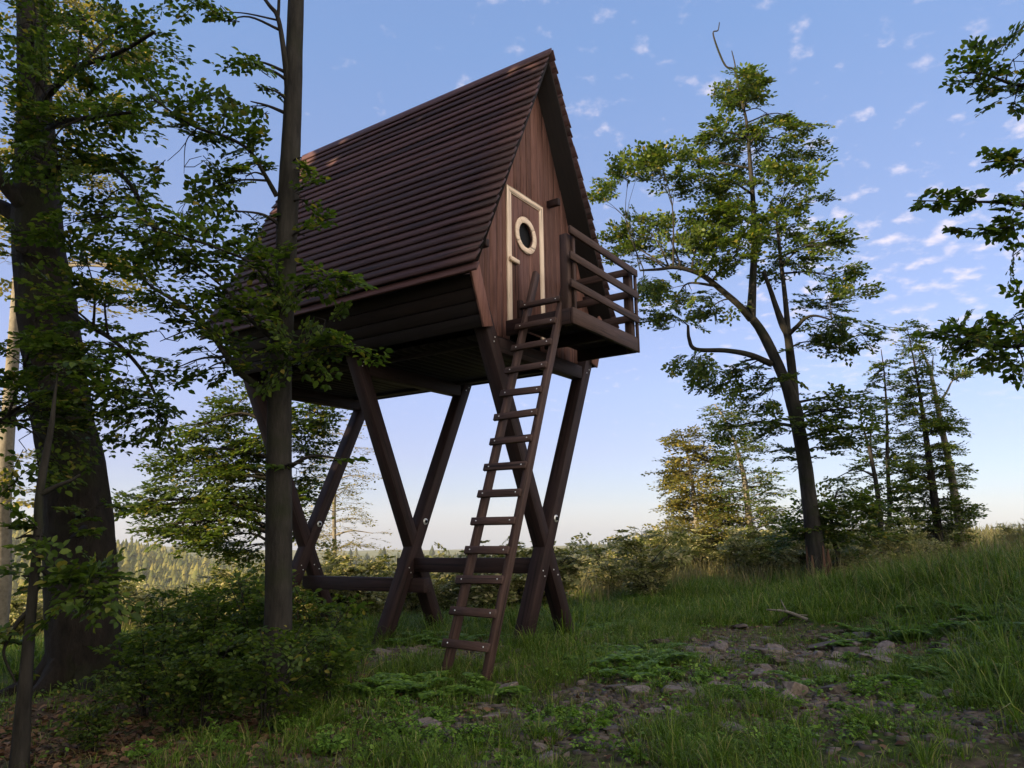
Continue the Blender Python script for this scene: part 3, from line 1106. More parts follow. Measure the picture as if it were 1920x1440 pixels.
for c in ((60, 40, 90, 60, 16), (170, 30, 80, 45, 14), (250, 35, 45, 40, 8), (60, 140, 80, 70, 16, -1.0), (190, 120, 70, 45, 10, -.8), (275, 130, 20, 30, 3), (120, 220, 110, 55, 18, -1.0),
          (225, 195, 60, 45, 10, -1.2), (50, 290, 60, 50, 9, -.6), (190, 285, 70, 35, 8, -1), (225, 330, 45, 35, 6, -1), (185, 390, 65, 40, 7, -.8), (240, 440, 50, 35, 7, -1.0), (160, 480, 70, 35, 8, -1.0),
          (30, 470, 40, 60, 7), (100, 560, 60, 50, 11, -1.2), (80, 300, 60, 50, 9, -1.3), (90, 770, 70, 40, 8, -1.4), (150, 720, 50, 40, 6, -1.4), (60, 640, 50, 40, 6, -1.4), (120, 420, 60, 40, 8, -1.2), (100, 660, 70, 45, 9, -1.3), (120, 880, 70, 40, 6, -1.2), (210, 540, 60, 30, 6, -1), (130, 650, 80, 45, 9, -1.2), (30, 640, 45, 60, 8), (220, 660, 60, 35, 6, -1), (80, 740, 90, 45, 10, -1.3), (190, 760, 60, 40, 8, -1.2),
          (260, 770, 60, 40, 8, -1.1), (150, 830, 70, 40, 8, -1.2), (20, 780, 40, 40, 5, -.8), (300, 810, 50, 22, 5, -1), (130, 1010, 80, 40, 4, -1.1), (160, 960, 50, 40, 3, -1.1)):
    T.clump(*c[:5], dY=c[5] if len(c) > 5 else -0.4, length=0.34)
T.done()

# -- slim trunk in front of the hut
T = Tree('slim_beech_tree', 'slim young beech whose straight trunk stands before the left end of the hut roof', 'tree', 6.0, (520, 1330), (M['bark'], M['leaf']), seed=12, leaf=0.060, sp=0.12, near=True, mult=0.5)
T.limb([(516, 1340, 58), (520, 1240, 51), (522, 1120, 49), (523, 1000, 49), (524, 860, 47), (525, 720, 44), (530, 600, 44), (536, 480, 41), (541, 360, 42), (547, 240, 38), (551, 120, 35), (555, 0, 33), (562, -150, 28), (570, -320, 20), (575, -500, 10)], sides=14, rough=0.05, to_ground=True)
a1 = T.limb([(519, 368, 11), (492, 320, 9, -.1), (465, 280, 8, -.2), (420, 255, 7, -.3), (370, 240, 6, -.4), (325, 212, 5, -.5), (280, 180, 4, -.6)], 6)
a2 = T.limb([(508, 748, 17), (470, 715, 14, -.1), (440, 690, 12, -.2), (400, 632, 10, -.3), (365, 590, 9, -.4), (320, 560, 7, -.5), (270, 525, 6, -.5), (238, 470, 4, -.5)], 6)
a3 = T.limb([(542, 215, 17), (538, 150, 14, -.05), (530, 80, 12, -.1), (520, 30, 10, -.1), (505, 10, 8, -.1), (480, -25, 6, -.1)], 6)
a4 = T.limb([(521, 38, 8, -.1), (523, 0, 7, -.1), (522, -60, 5, -.1)], 6)
a5 = T.limb([(530, 575, 8), (580, 535, 6, -.2), (625, 520, 4, -.3), (660, 528, 3, -.3)], 5)
a6 = T.limb([(527, 690, 8), (570, 665, 6, -.2), (620, 650, 4, -.3), (668, 650, 3, -.3)], 5)
a7 = T.limb([(515, 640, 9), (470, 600, 7, -.2), (430, 550, 5, -.3), (370, 500, 4, -.4), (320, 470, 3, -.4)], 5)
a8 = T.limb([(522, 560, 8), (480, 500, 6, -.3), (420, 470, 5, -.5), (330, 440, 4, -.7), (270, 420, 3, -.8)], 5)
T.along(a1, 16, 0.34, 0.25)
T.along(a2, 16, 0.36, 0.2)
T.along(a5, 9, 0.24, 0.1)
T.along(a6, 9, 0.26, 0.1)
T.along(a7, 12, 0.34, 0.1)
T.along(a8, 14, 0.36, 0.1)
for c in ((350, 195, 55, 25, 8), (410, 215, 55, 28, 9), (470, 190, 35, 30, 6), (490, 240, 25, 25, 5), (455, 110, 20, 14, 3), (480, 125, 18, 18, 3), (500, 165, 14, 15, 2), (345, 325, 45, 20, 6), (400, 350, 60, 28, 9),
          (460, 330, 45, 30, 8), (440, 395, 50, 22, 7), (490, 290, 25, 30, 5), (350, 380, 35, 15, 3), (370, 460, 70, 30, 10), (440, 480, 50, 35, 9), (480, 450, 30, 30, 6), (330, 500, 50, 20, 6), (270, 480, 40, 25, 4),
          (430, 550, 60, 35, 10), (490, 530, 30, 30, 7), (470, 600, 45, 30, 8), (420, 640, 50, 25, 6), (480, 660, 40, 30, 6), (350, 620, 45, 25, 5), (290, 580, 50, 25, 5), (300, 640, 45, 22, 4), (390, 690, 50, 22, 5), (330, 690, 40, 20, 4),
          (580, 560, 40, 22, 6), (610, 600, 45, 20, 6), (575, 640, 40, 25, 6), (635, 655, 30, 14, 4), (600, 690, 35, 20, 4), (575, 375, 14, 22, 3), (572, 430, 12, 14, 2), (565, 295, 10, 16, 2), (390, 25, 40, 16, 4), (420, 40, 20, 10, 2), (340, 12, 30, 10, 3),
          (570, 700, 30, 18, 3), (640, 860, 14, 14, 1), (575, 870, 20, 20, 2)):
    T.clump(*c[:5], dY=-0.25 if c[0] < 545 else -0.15, length=0.27)
T.done()

# -- crooked grey sapling at the far left
T = Tree('sapling', 'thin crooked grey sapling in front of the thick old beech', 'tree', 4.6, (45, 1430), (M['bark'], M['leaf']), seed=13, leaf=0.06, sp=0.11, near=True)
T.limb([(36, 1440, 32), (46, 1300, 24), (58, 1150, 18), (71, 1010, 16), (73, 940, 15), (84, 865, 14), (96, 800, 10), (103, 740, 6), (108, 700, 4)], 8, to_ground=True)
b1 = T.limb([(80, 925, 12), (105, 912, 9), (135, 900, 6), (150, 890, 4)], 5)
b2 = T.limb([(62, 1140, 12), (35, 1165, 9), (15, 1200, 7), (8, 1230, 5), (30, 1280, 4)], 5)
b3 = T.limb([(70, 1060, 10), (110, 1090, 7), (150, 1080, 5), (200, 1110, 4)], 5)
T.along(b3, 6, 0.25)
T.along(b2, 3, 0.2)
for c in ((30, 1010, 45, 25, 3), (130, 1060, 50, 30, 4), (150, 1130, 50, 25, 3), (40, 1080, 40, 20, 2), (180, 1110, 40, 20, 2), (130, 700, 40, 30, 3)):
    T.clump(*c, length=0.26)
T.done()

# -- layered tree behind the slim trunk
T = Tree('layered_beech_tree', 'leafy beech with flat layered branches seen behind the left stilts', 'tree', 13.0, (516, 1120), (M['bark'], M['leaf_big']), seed=14, leaf=0.088, sp=0.085, mult=2.2)
T.limb([(514, 1125, 34), (516, 1000, 28), (518, 900, 24), (514, 800, 18), (508, 700, 12), (500, 640, 6)], 8, to_ground=True)
for c in ((440, 760, 45, 22, 10), (480, 720, 25, 20, 5), (410, 780, 40, 20, 8), (370, 800, 35, 16, 6), (350, 850, 50, 20, 10), (410, 840, 50, 25, 12), (470, 830, 40, 30, 12), (330, 900, 60, 22, 12), (400, 900, 55, 25, 14), (470, 900, 40, 30, 12),
          (270, 940, 55, 18, 9), (340, 955, 60, 20, 12), (410, 960, 55, 22, 13), (470, 970, 40, 25, 10), (330, 1000, 50, 15, 8), (400, 1010, 50, 20, 10), (460, 1030, 40, 20, 8), (250, 960, 35, 12, 5), (300, 985, 40, 14, 6),
          (560, 790, 30, 20, 8), (600, 775, 35, 18, 7), (580, 830, 35, 22, 8), (560, 880, 25, 25, 7), (610, 800, 25, 15, 5), (570, 930, 25, 20, 6), (440, 870, 30, 20, 6), (575, 985, 20, 16, 4)):
    T.clump(*c[:5], dY=T.r.uniform(-0.5, 0.6), length=0.55)
T.done()

# -- sunlit tree with a pale trunk at the left edge
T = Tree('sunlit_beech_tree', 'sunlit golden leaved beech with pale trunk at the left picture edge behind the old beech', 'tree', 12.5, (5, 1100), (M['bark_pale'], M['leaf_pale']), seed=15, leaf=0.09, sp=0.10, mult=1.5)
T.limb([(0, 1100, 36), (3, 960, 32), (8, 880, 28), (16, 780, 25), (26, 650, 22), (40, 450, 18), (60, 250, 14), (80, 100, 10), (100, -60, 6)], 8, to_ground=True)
for c in ((150, 80, 70, 50, 16), (250, 90, 40, 40, 10), (120, 180, 60, 40, 10), (200, 200, 60, 35, 8), (30, 300, 60, 50, 8), (10, 480, 60, 60, 8), (140, 330, 60, 50, 9), (200, 560, 60, 30, 6), (150, 520, 50, 40, 7), (60, 20, 90, 40, 12), (180, 20, 70, 30, 10),
          (210, 500, 40, 25, 4), (10, 880, 30, 35, 5), (30, 930, 45, 22, 5), (260, 510, 40, 8, 3), (40, 400, 40, 40, 5), (180, 700, 40, 20, 3)):
    T.clump(*c[:5], dY=T.r.uniform(-0.6, 0.8), length=0.55)
T.done()

# -- fine pale birch between the stilts
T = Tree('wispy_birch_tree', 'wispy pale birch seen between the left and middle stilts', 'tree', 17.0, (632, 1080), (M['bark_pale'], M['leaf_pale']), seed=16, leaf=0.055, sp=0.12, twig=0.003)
q = T.limb([(628, 1080, 8), (626, 960, 7), (630, 900, 6), (640, 840, 4), (655, 790, 2)], 5, to_ground=True)
T.whorls(q, 34, 0.95, 0.55, q[0, 2] + 0.7, q[-1, 2], shape=lambda t: 0.9 - 0.4 * t, keep=0.85, dens=1.0)
for c in ((690, 900, 40, 16, 4), (700, 1000, 30, 10, 3), (600, 940, 20, 14, 5), (650, 980, 40, 16, 6), (610, 1000, 20, 14, 5)):
    T.clump(*c, length=0.5, keep=0.6)
T.done()

# -- the big tree right of the hut
T = Tree('forked_beech_tree', 'tall forked beech with broad layered crown and dead tip right of the hut', 'tree', 14.0, (1540, 1118), (M['bark'], M['leaf_big']), seed=17, leaf=0.088, sp=0.10, mult=2.05, tilt=0.30)
T.limb([(1540, 1130, 52), (1533, 1060, 36), (1523, 980, 29), (1513, 900, 27), (1506, 850, 26), (1497, 800, 25), (1488, 760, 27), (1472, 715, 21), (1450, 665, 20), (1427, 620, 18), (1408, 594, 16)], 14, 0.08, to_ground=True)
T.limb([(1408, 596, 18), (1412, 520, 14), (1415, 450, 12), (1412, 380, 10), (1406, 300, 8), (1400, 230, 6), (1388, 180, 5), (1378, 133, 4), (1361, 124, 4), (1347, 95, 4), (1337, 62, 3), (1346, 57, 2.5), (1349, 42, 2)], 6)
T.limb([(1384, 160, 4), (1378, 120, 3), (1372, 95, 2)], 5)
T.limb([(1489, 765, 20), (1487, 720, 17), (1482, 670, 16), (1477, 630, 14), (1467, 608, 14), (1455, 575, 11), (1445, 545, 9), (1432, 510, 7)], 8)
T.limb([(1478, 640, 13), (1476, 600, 11), (1470, 540, 9), (1462, 470, 7), (1455, 400, 4)], 6)
T.limb([(1408, 598, 15), (1385, 572, 13, -.2), (1360, 550, 12, -.3), (1315, 515, 10, -.5), (1270, 502, 8, -.6), (1235, 505, 6, -.7), (1200, 507, 4, -.8)], 6)
T.limb([(1446, 682, 13), (1405, 665, 11, -.2), (1360, 657, 9, -.3), (1305, 655, 8, -.4), (1292, 635, 7, -.4), (1290, 610, 5, -.4)], 6)
T.limb([(1478, 628, 10), (1495, 612, 9, -.2), (1510, 597, 7, -.3), (1530, 592, 5, -.3), (1560, 600, 3, -.3)], 5)
clumps = ((1390, 165, 28, 22, 12), (1372, 195, 18, 8, 4), (1418, 150, 14, 10, 4), (1412, 182, 18, 10, 5), (1392, 135, 8, 10, 3),
          (1330, 245, 30, 18, 7), (1400, 255, 55, 20, 11), (1490, 245, 38, 16, 6), (1450, 222, 34, 12, 5), (1530, 240, 14, 8, 2), (1335, 285, 60, 20, 11), (1425, 292, 75, 26, 15), (1510, 288, 36, 16, 6),
          (1240, 308, 60, 22, 14), (1180, 315, 30, 12, 5), (1145, 345, 24, 14, 4), (1128, 368, 10, 16, 3), (1300, 340, 60, 25, 14), (1385, 345, 90, 28, 19), (1485, 332, 45, 18, 8), (1535, 312, 22, 8, 2),
          (1330, 400, 60, 24, 14), (1405, 410, 80, 28, 20), (1480, 402, 40, 20, 7), (1528, 375, 20, 8, 3), (1190, 425, 45, 20, 10), (1170, 455, 35, 15, 7), (1245, 445, 60, 22, 13), (1310, 455, 55, 20, 11), (1395, 460, 60, 26, 13),
          (1470, 440, 40, 18, 7), (1560, 445, 40, 18, 9), (1510, 475, 45, 22, 10), (1180, 480, 35, 14, 6), (1260, 482, 50, 15, 8), (1340, 500, 40, 15, 6), (1450, 500, 45, 20, 8), (1220, 545, 40, 16, 8), (1270, 555, 60, 20, 12),
          (1240, 592, 45, 18, 9), (1330, 578, 35, 14, 6), (1570, 520, 42, 18, 9), (1550, 560, 50, 20, 11), (1605, 545, 16, 10, 3), (1580, 622, 50, 18, 11), (1535, 640, 35, 18, 8), (1625, 642, 26, 10, 4), (1560, 595, 40, 16, 6),
          (1300, 690, 40, 14, 7), (1360, 712, 60, 22, 12), (1425, 740, 50, 28, 12), (1395, 690, 30, 12, 5), (1440, 790, 45, 26, 10), (1355, 806, 26, 9, 4), (1475, 850, 20, 14, 3), (1590, 745, 45, 18, 8), (1620, 760, 20, 12, 3), (1560, 770, 40, 18, 8),
          (1570, 815, 50, 22, 9), (1610, 800, 25, 16, 4), (1550, 845, 25, 12, 4), (1510, 860, 16, 16, 3), (1510, 800, 20, 20, 4), (1500, 700, 12, 14, 2))
rb = Geo()
for k in range(26):          # torn strips of bark round the foot
    a = T.r.uniform(0, 2 * math.pi)
    pts_ = []
    y0_ = T.r.uniform(1020, 1075)
    for py_ in np.linspace(y0_, 1125, 6):
        c_ = at(1536 + (py_ - 1060) * 0.10, py_, 14.0)
        w_ = (19.5 + max(0, py_ - 1070) * 0.13) * T.k * T.r.uniform(0.97, 1.06)
        pts_.append(c_ + np.array([math.cos(a) * w_, math.sin(a) * w_, 0]))
    tube(rb, pts_, np.array([0.010, 0.026, 0.034, 0.036, 0.040, 0.045]) * T.r.uniform(0.7, 1.2), 5, k, 0.3)
rb.build('torn_bark', M['bark_red'], T.root, off=T.base)
for i, c in enumerate(clumps):
    T.clump(c[0], c[1], c[2] * 0.95, c[3] * 0.95, c[4], dY=T.r.uniform(-1.2, 1.2), length=0.42)
T.done()

# -- small beech at its foot
T = Tree('small_beech_tree', 'small dark green beech spreading beside the foot of the tall forked beech', 'tree', 14.6, (1562, 1110), (M['bark_dark'], M['leaf_big']), seed=18, leaf=0.09, sp=0.09, mult=2.0)
T.limb([(1556, 1120, 12), (1562, 1070, 11), (1572, 1045, 10), (1560, 1000, 8), (1562, 950, 5), (1570, 920, 3)], 6, to_ground=True)
for c in ((1590, 930, 40, 16, 9), (1540, 950, 40, 14, 7), (1580, 965, 60, 20, 14), (1630, 960, 35, 14, 7), (1500, 985, 45, 14, 8), (1550, 995, 55, 16, 12), (1610, 995, 40, 15, 7), (1470, 1010, 25, 10, 4), (1655, 950, 18, 10, 3), (1590, 1060, 50, 18, 6), (1640, 1075, 30, 14, 4)):
    T.clump(*c, dY=T.r.uniform(-.4, .4), length=0.5)
T.done()

# -- two sunlit young trees between hut and big tree
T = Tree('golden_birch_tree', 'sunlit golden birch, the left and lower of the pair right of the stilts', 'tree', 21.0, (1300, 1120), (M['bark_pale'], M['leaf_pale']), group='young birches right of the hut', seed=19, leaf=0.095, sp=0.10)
q = T.limb([(1305, 1120, 12), (1306, 1000, 10), (1300, 920, 7), (1288, 850, 4), (1274, 805, 2)], 6, to_ground=True)
T.whorls(q, 110, 1.45, 0.6, q[0, 2] + 0.9, q[-1, 2], shape=lambda t: (1 - t) ** 0.75, dens=0.9)
T.done()
T = Tree('tall_birch_tree', 'taller slender birch with pale stem, right one of the pair beside the forked beech', 'tree', 20.5, (1412, 1120), (M['bark_pale'], M['leaf_big']), group='young birches right of the hut', seed=20, leaf=0.09, sp=0.10)
q = T.limb([(1414, 1120, 14), (1410, 1030, 13), (1402, 950, 12), (1394, 890, 9), (1378, 830, 6), (1358, 785, 4), (1340, 758, 2)], 6, to_ground=True)
T.whorls(q, 84, 1.15, 0.6, q[0, 2] + 0.9, q[-1, 2], shape=lambda t: (1 - t) ** 0.7 + 0.10, dens=0.8)
T.done()

# -- slender trees at the right
T = Tree('slender_larch_tree', 'dark slender tree with short tiered branches among the thin stems at the right', 'tree', 19.0, (1760, 1040), (M['bark_dark'], M['leaf_big']), seed=21, leaf=0.08, sp=0.10)
q = T.limb([(1764, 1050, 18), (1755, 960, 15), (1742, 860, 12), (1728, 760, 7), (1716, 690, 4), (1706, 640, 2), (1700, 610, 1.2)], 6, to_ground=True)
T.whorls(q, 125, 0.95, 0.45, q[0, 2] + 0.4, q[-1, 2] - 0.02, shape=lambda t: max(0.16, 0.64 + 0.2 * np.sin(5 * t) - 0.42 * t * t), dens=0.9)
T.done()
T = Tree('leaning_dead_tree', 'bare leaning grey trunk right of the slender dark tree', 'tree', 19.4, (1802, 1040), (M['bark_pale'], M['leaf_big']), seed=22, leaf=0.085, sp=0.10, mult=1.7)
q = T.limb([(1808, 1050, 17), (1795, 960, 15), (1780, 870, 13), (1763, 790, 10), (1752, 730, 8), (1742, 690, 6), (1725, 650, 3)], 6, to_ground=True)
T.limb([(1758, 760, 6), (1775, 735, 4), (1785, 715, 3), (1800, 702, 2)], 4)
T.limb([(1749, 715, 4), (1748, 690, 3), (1750, 665, 1.5)], 4)
for c in ((1790, 700, 22, 10, 4), (1812, 702, 14, 5, 2), (1775, 690, 12, 8, 2), (1790, 800, 20, 14, 4), (1800, 880, 18, 14, 3), (1810, 960, 24, 16, 5)):
    T.clump(*c, length=0.4)
T.done()
T = Tree('yellowing_birch_tree', 'thin birch with a yellowing leaf patch left of the slender dark tree', 'tree', 18.5, (1662, 1070), (M['bark'], M['leaf_big']), seed=23, leaf=0.085, sp=0.10, mult=1.7)
q = T.limb([(1664, 1075, 9), (1668, 960, 8), (1664, 860, 7), (1663, 780, 5), (1658, 700, 3), (1652, 655, 1.5)], 5, to_ground=True)
T.whorls(q, 44, 0.6, 0.42, q[0, 2] + 1.0, q[-1, 2] - 0.3, shape=lambda t: 0.9 - 0.6 * t, dens=0.8)
for c in ((1680, 835, 30, 18, 7), (1690, 870, 35, 20, 8), (1655, 690, 14, 8, 3), (1680, 930, 35, 20, 7), (1700, 960, 30, 20, 6)):
    T.clump(*c, length=0.42)
T.done()
T = Tree('bare_stemmed_tree', 'thin tree with bare forked upper stems just right of the tall forked beech', 'tree', 18.0, (1640, 1080), (M['bark'], M['leaf_big']), seed=24, leaf=0.085, sp=0.10, mult=1.7)
q = T.limb([(1642, 1085, 11), (1652, 1000, 10), (1645, 920, 9), (1634, 860, 7), (1624, 820, 5), (1615, 790, 2)], 5, to_ground=True)
T.limb([(1640, 890, 5), (1632, 830, 4), (1636, 780, 2), (1630, 745, 1.2)], 4)
for c in ((1600, 885, 30, 10, 5), (1570, 895, 16, 6, 2), (1625, 870, 20, 12, 4), (1660, 915, 24, 14, 5), (1610, 930, 26, 12, 5), (1680, 985, 30, 16, 6)):
    T.clump(*c, length=0.42)
T.done()

# -- tree outside the right edge whose boughs hang into view
T = Tree('overhanging_beech_tree', 'beech beyond the right edge with dark leafy boughs hanging into the sky', 'tree', 6.2, (2180, 1250), (M['bark'], M['leaf']), seed=25, leaf=0.062, sp=0.13, near=True, mult=0.62)
T.limb([(2180, 1260, 90), (2175, 1000, 80), (2170, 700, 72), (2165, 400, 60), (2160, 100, 48), (2150, -200, 30)], 12, to_ground=True)
c1_ = T.limb([(2165, 130, 26), (2060, 120, 18), (1980, 150, 12), (1910, 160, 8), (1850, 140, 5), (1800, 135, 3)], 6)
c2_ = T.limb([(2168, 420, 24), (2060, 400, 16), (1960, 390, 10), (1880, 380, 7), (1800, 378, 4), (1712, 376, 2)], 6)
c3_ = T.limb([(2172, 640, 24), (2060, 640, 16), (1970, 640, 10), (1890, 650, 7), (1820, 640, 4), (1760, 620, 2)], 6)
c4_ = T.limb([(1960, 392, 7), (1910, 420, 5), (1860, 430, 3), (1815, 428, 2)], 5)
c5_ = T.limb([(2060, 330, 10), (1960, 310, 7), (1900, 300, 5), (1840, 305, 3)], 5)
T.along(c2_, 9, 0.15, 0.62, 1.0, lift=0.0)
T.along(c4_, 6, 0.16, 0.1, 1.0)
T.along(c5_, 5, 0.15, 0.4, 1.0)
T.along(c1_, 9, 0.22, 0.4, 1.0)
T.along(c3_, 14, 0.26, 0.4, 1.0)
for c in ((1860, 95, 35, 20, 6), (1900, 110, 40, 30, 8), (1840, 135, 35, 14, 5), (1890, 165, 40, 20, 7), (1900, 200, 30, 18, 5), (1930, 150, 40, 50, 8), (1910, 300, 20, 20, 4), (1920, 360, 30, 25, 7), (1870, 385, 30, 12, 4), (1900, 430, 40, 14, 5), (1940, 440, 30, 16, 4), (1930, 490, 30, 12, 3),
          (1800, 610, 35, 16, 5), (1850, 600, 40, 22, 7), (1900, 590, 40, 24, 7), (1800, 655, 40, 16, 6), (1860, 650, 45, 22, 8), (1910, 660, 40, 25, 7), (1870, 690, 40, 12, 5), (1920, 700, 30, 12, 4), (1925, 560, 20, 20, 4)):
    T.clump(*c, length=0.24, keep=0.8)
T.done()


# ---------------------------------------------------------------- copies of small plants
def plant_proto(name, seed, height, spreadr, n_stem, leaf, mat, near=True, sp=0.12, ln=0.25, stem_mat='bark', upright=0.5):
    r = np.random.RandomState(seed)
    wood, crown = Geo(), Geo()
    for i in range(n_stem):
        a = r.uniform(0, 2 * math.pi)
        lean = spreadr * r.uniform(0.2, 1.0)
        h = height * r.uniform(0.55, 1.05)
        p0 = np.array([r.normal(0, 0.05 * spreadr), r.normal(0, 0.05 * spreadr), -0.05])
        p1 = np.array([math.cos(a) * lean * .35, math.sin(a) * lean * .35, h * .6])
        p2 = np.array([math.cos(a) * lean, math.sin(a) * lean, h])
        s_ = spline(np.array([p0, p1, p2]), 4)
        r0 = 0.006 + 0.004 * height
        tube(wood, s_, np.linspace(r0, r0 * 0.3, len(s_)), 5, cap=False)
        k = max(3, int(h / ln * 3.2))
        O, H = [], []
        for j in range(k):
            t = 0.18 + 0.82 * (j + r.rand()) / k
            f = min(t * (len(s_) - 1), len(s_) - 1.001)
            q = int(f)
            O.append(s_[q] * (1 - f + q) + s_[q + 1] * (f - q))
            b = r.uniform(0, 2 * math.pi)
            H.append((math.cos(b), math.sin(b), r.normal(upright * .5, 0.25)))
        put_sprays(crown, wood, np.array(O), np.array(H), ln * r.uniform(0.6, 1.2, k), leaf, sp, near, r, 0.3, 0.0022)
    e = bpy.data.objects.new(name, None)
    e.empty_display_size = 0.1
    C.objects.link(e)
    wood.build('stem', M[stem_mat], e, smooth_sh=True)
    crown.build('foliage', M[mat], e)
    return e


used = set()


def place(proto, x, y, label, cat, group, s=1.0, rz=0.0, dz=0.0, tilt=(0, 0)):
    """the first call moves the thing itself, later calls copy it and its parts"""
    if proto.name not in used:
        used.add(proto.name)
        o = proto
    else:
        o = proto.copy()
        C.objects.link(o)
        for ch in proto.children:
            c = ch.copy()
            C.objects.link(c)
            c.parent = o
    o.location = (x, y, float(gz(x, y)) + dz)
    o.rotation_euler = (tilt[0], tilt[1], rz)
    o.scale = (s, s, s)
    tag(o, label, cat, group)
    return o


R = np.random.RandomState(41)
# dark beech shrubs round the foot of the slim trunk
shrubs = [plant_proto('beech_shrub', 50 + i, 1.0, 0.62, 8, 0.062, 'leaf', sp=0.16, ln=0.34, upright=0.3) for i in range(3)]
for i, (px, py, Y, s_, lab) in enumerate((
        (390, 1290, 6.6, 0.85, 'dark green beech shrub just left of the foot of the slim trunk'),
        (600, 1270, 6.5, 0.85, 'dark beech shrub just right of the foot of the slim trunk'),
        (300, 1260, 7.0, 0.85, 'low beech shrub beside the right side of the thick old beech'),
        (500, 1400, 5.2, 0.70, 'low beech shrub in front of the slim trunk'),
        (330, 1380, 5.4, 0.55, 'small beech shrub in the shade below the thick old beech'),
        (460, 1210, 8.2, 1.0, 'tall beech shrub behind the slim trunk'),
        (345, 1190, 9.0, 0.9, 'beech shrub in half shade between old beech and slim trunk'),
        (170, 1400, 5.0, 0.45, 'small leafy shrub at the root of the thick old beech'),
        (390, 1350, 5.5, 0.66, 'dense dark shrub in front of and left of the slim trunk'),
        (610, 1340, 5.7, 0.58, 'dark shrub in front of and right of the slim trunk'),
        (270, 1330, 6.0, 0.70, 'broad dark shrub beside the roots of the thick old beech'),
        (470, 1290, 6.7, 0.95, 'tallest beech shrub hugging the slim trunk'))):
    p = at(px, py, Y)
    place(shrubs[i % 3], p[0], p[1], lab, 'shrub', None, s_, R.uniform(0, 6))

# sunlit bushes on the far side of the clearing
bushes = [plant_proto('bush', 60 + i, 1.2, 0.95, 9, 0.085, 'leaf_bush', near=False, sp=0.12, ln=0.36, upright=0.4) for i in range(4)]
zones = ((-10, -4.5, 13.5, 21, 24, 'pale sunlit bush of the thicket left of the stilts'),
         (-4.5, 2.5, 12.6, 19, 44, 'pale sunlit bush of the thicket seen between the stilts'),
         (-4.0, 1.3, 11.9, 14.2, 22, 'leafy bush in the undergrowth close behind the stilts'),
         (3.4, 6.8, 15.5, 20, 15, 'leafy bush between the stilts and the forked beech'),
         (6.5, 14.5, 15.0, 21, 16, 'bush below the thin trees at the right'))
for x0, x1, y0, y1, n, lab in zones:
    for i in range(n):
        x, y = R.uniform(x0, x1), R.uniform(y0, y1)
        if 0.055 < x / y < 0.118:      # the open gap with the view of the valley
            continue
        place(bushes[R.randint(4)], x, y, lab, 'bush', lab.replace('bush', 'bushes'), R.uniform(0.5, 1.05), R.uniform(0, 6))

# bright weeds
weeds = [plant_proto('weed_plant', 70 + i, 0.24, 0.34, 6, 0.062, 'leaf_weed', sp=0.34, ln=0.17, stem_mat='stemgreen' if 'stemgreen' in M else 'bark', upright=0.05) for i in range(4)]


def fern_proto(seed, nf=9, ln=0.36):
    r = np.random.RandomState(seed)
    wood, crown = Geo(), Geo()
    for i in range(nf):
        a = r.uniform(0, 2 * math.pi)
        L = ln * r.uniform(0.6, 1.15)
        dirh = np.array([math.cos(a), math.sin(a), 0])
        t = np.linspace(0, 1, 17)[:, None]
        rise = r.uniform(0.55, 0.95)
        q = dirh * L * t * r.uniform(0.7, 1.0) + np.array([0, 0, 1.0]) * L * (rise * t - 0.55 * t * t) + (r.normal(0, .03), r.normal(0, .03), 0)
        tube(wood, q, np.linspace(0.0028, 0.0006, 17), 4, cap=False)
        side = np.cross(dirh, (0, 0, 1.0))
        for k in range(2, 17):
            w = 0.42 * L * math.sin(math.pi * (0.12 + 0.85 * k / 16)) * 0.62
            for s2 in (-1, 1):
                d = side * s2 + dirh * 0.45 + np.array([0, 0, -0.12])
                d /= np.linalg.norm(d)
                m = 5
                pp = q[k] + d * w * np.linspace(0.08, 1, m)[:, None]
                for s3 in (-1, 1):      # the small leaflets of each side leaf
                    dd = np.tile(d * 0.7 + np.cross(d, (0, 0, 1.0)) * s3 * 0.8, (m, 1)) + r.normal(0, .12, (m, 3))
                    leaves(crown, pp, dd, np.tile((0, 0, 1.0), (m, 1)) + r.normal(0, .25, (m, 3)), 0.16 * L * (1.05 - 0.6 * np.linspace(0, 1, m)), False, r, (0.4, 0.55))
    e = bpy.data.objects.new('fern', None)
    e.empty_display_size = 0.1
    C.objects.link(e)
    wood.build('stem', M['leaf_weed'], e)
    crown.build('foliage', M['leaf_weed'], e)
    return e


ferns = [fern_proto(170 + i) for i in range(4)]
for i, f_ in enumerate(ferns):
    f_.name = 'fern' if i == 0 else 'fern.%03d' % i
wz = ((0.95, 7.0, 0.55, 0.6, 22, 'lacy bright green fern at the foot of the front stilts right of the ladder', 'f'),
      (-0.9, 8.9, 0.5, 0.6, 14, 'lacy bright green fern under the hut behind the ladder', 'f'),
      (-0.75, 6.1, 0.35, 0.3, 5, 'light green fern left of the ladder foot', 'f'),
      (1.3, 5.4, 1.6, 1.2, 34, 'small leafy weed among the stones in the middle of the foreground', 'w'),
      (0.2, 4.6, 0.9, 0.5, 12, 'small leafy weed on the bare earth at the bottom of the foreground', 'w'),
      (-1.2, 5.1, 0.9, 0.9, 26, 'leafy weed in the grass at the lower left of the foreground', 'w'),
      (3.3, 5.6, 0.6, 0.5, 14, 'lush fern at the foot of the grassy bank at the right', 'f'),
      (4.4, 7.2, 1.0, 1.2, 26, 'fern in the grass higher up the bank at the right', 'f'),
      (2.6, 10.2, 2.2, 1.0, 26, 'weed in the tall grass behind the stone patch', 'w'),
      (0.6, 9.8, 1.2, 0.8, 12, 'fern in the grass behind the front stilts', 'f'),
      (-3.0, 9.6, 1.0, 1.2, 12, 'weed in the shade below the rear stilts', 'w'))
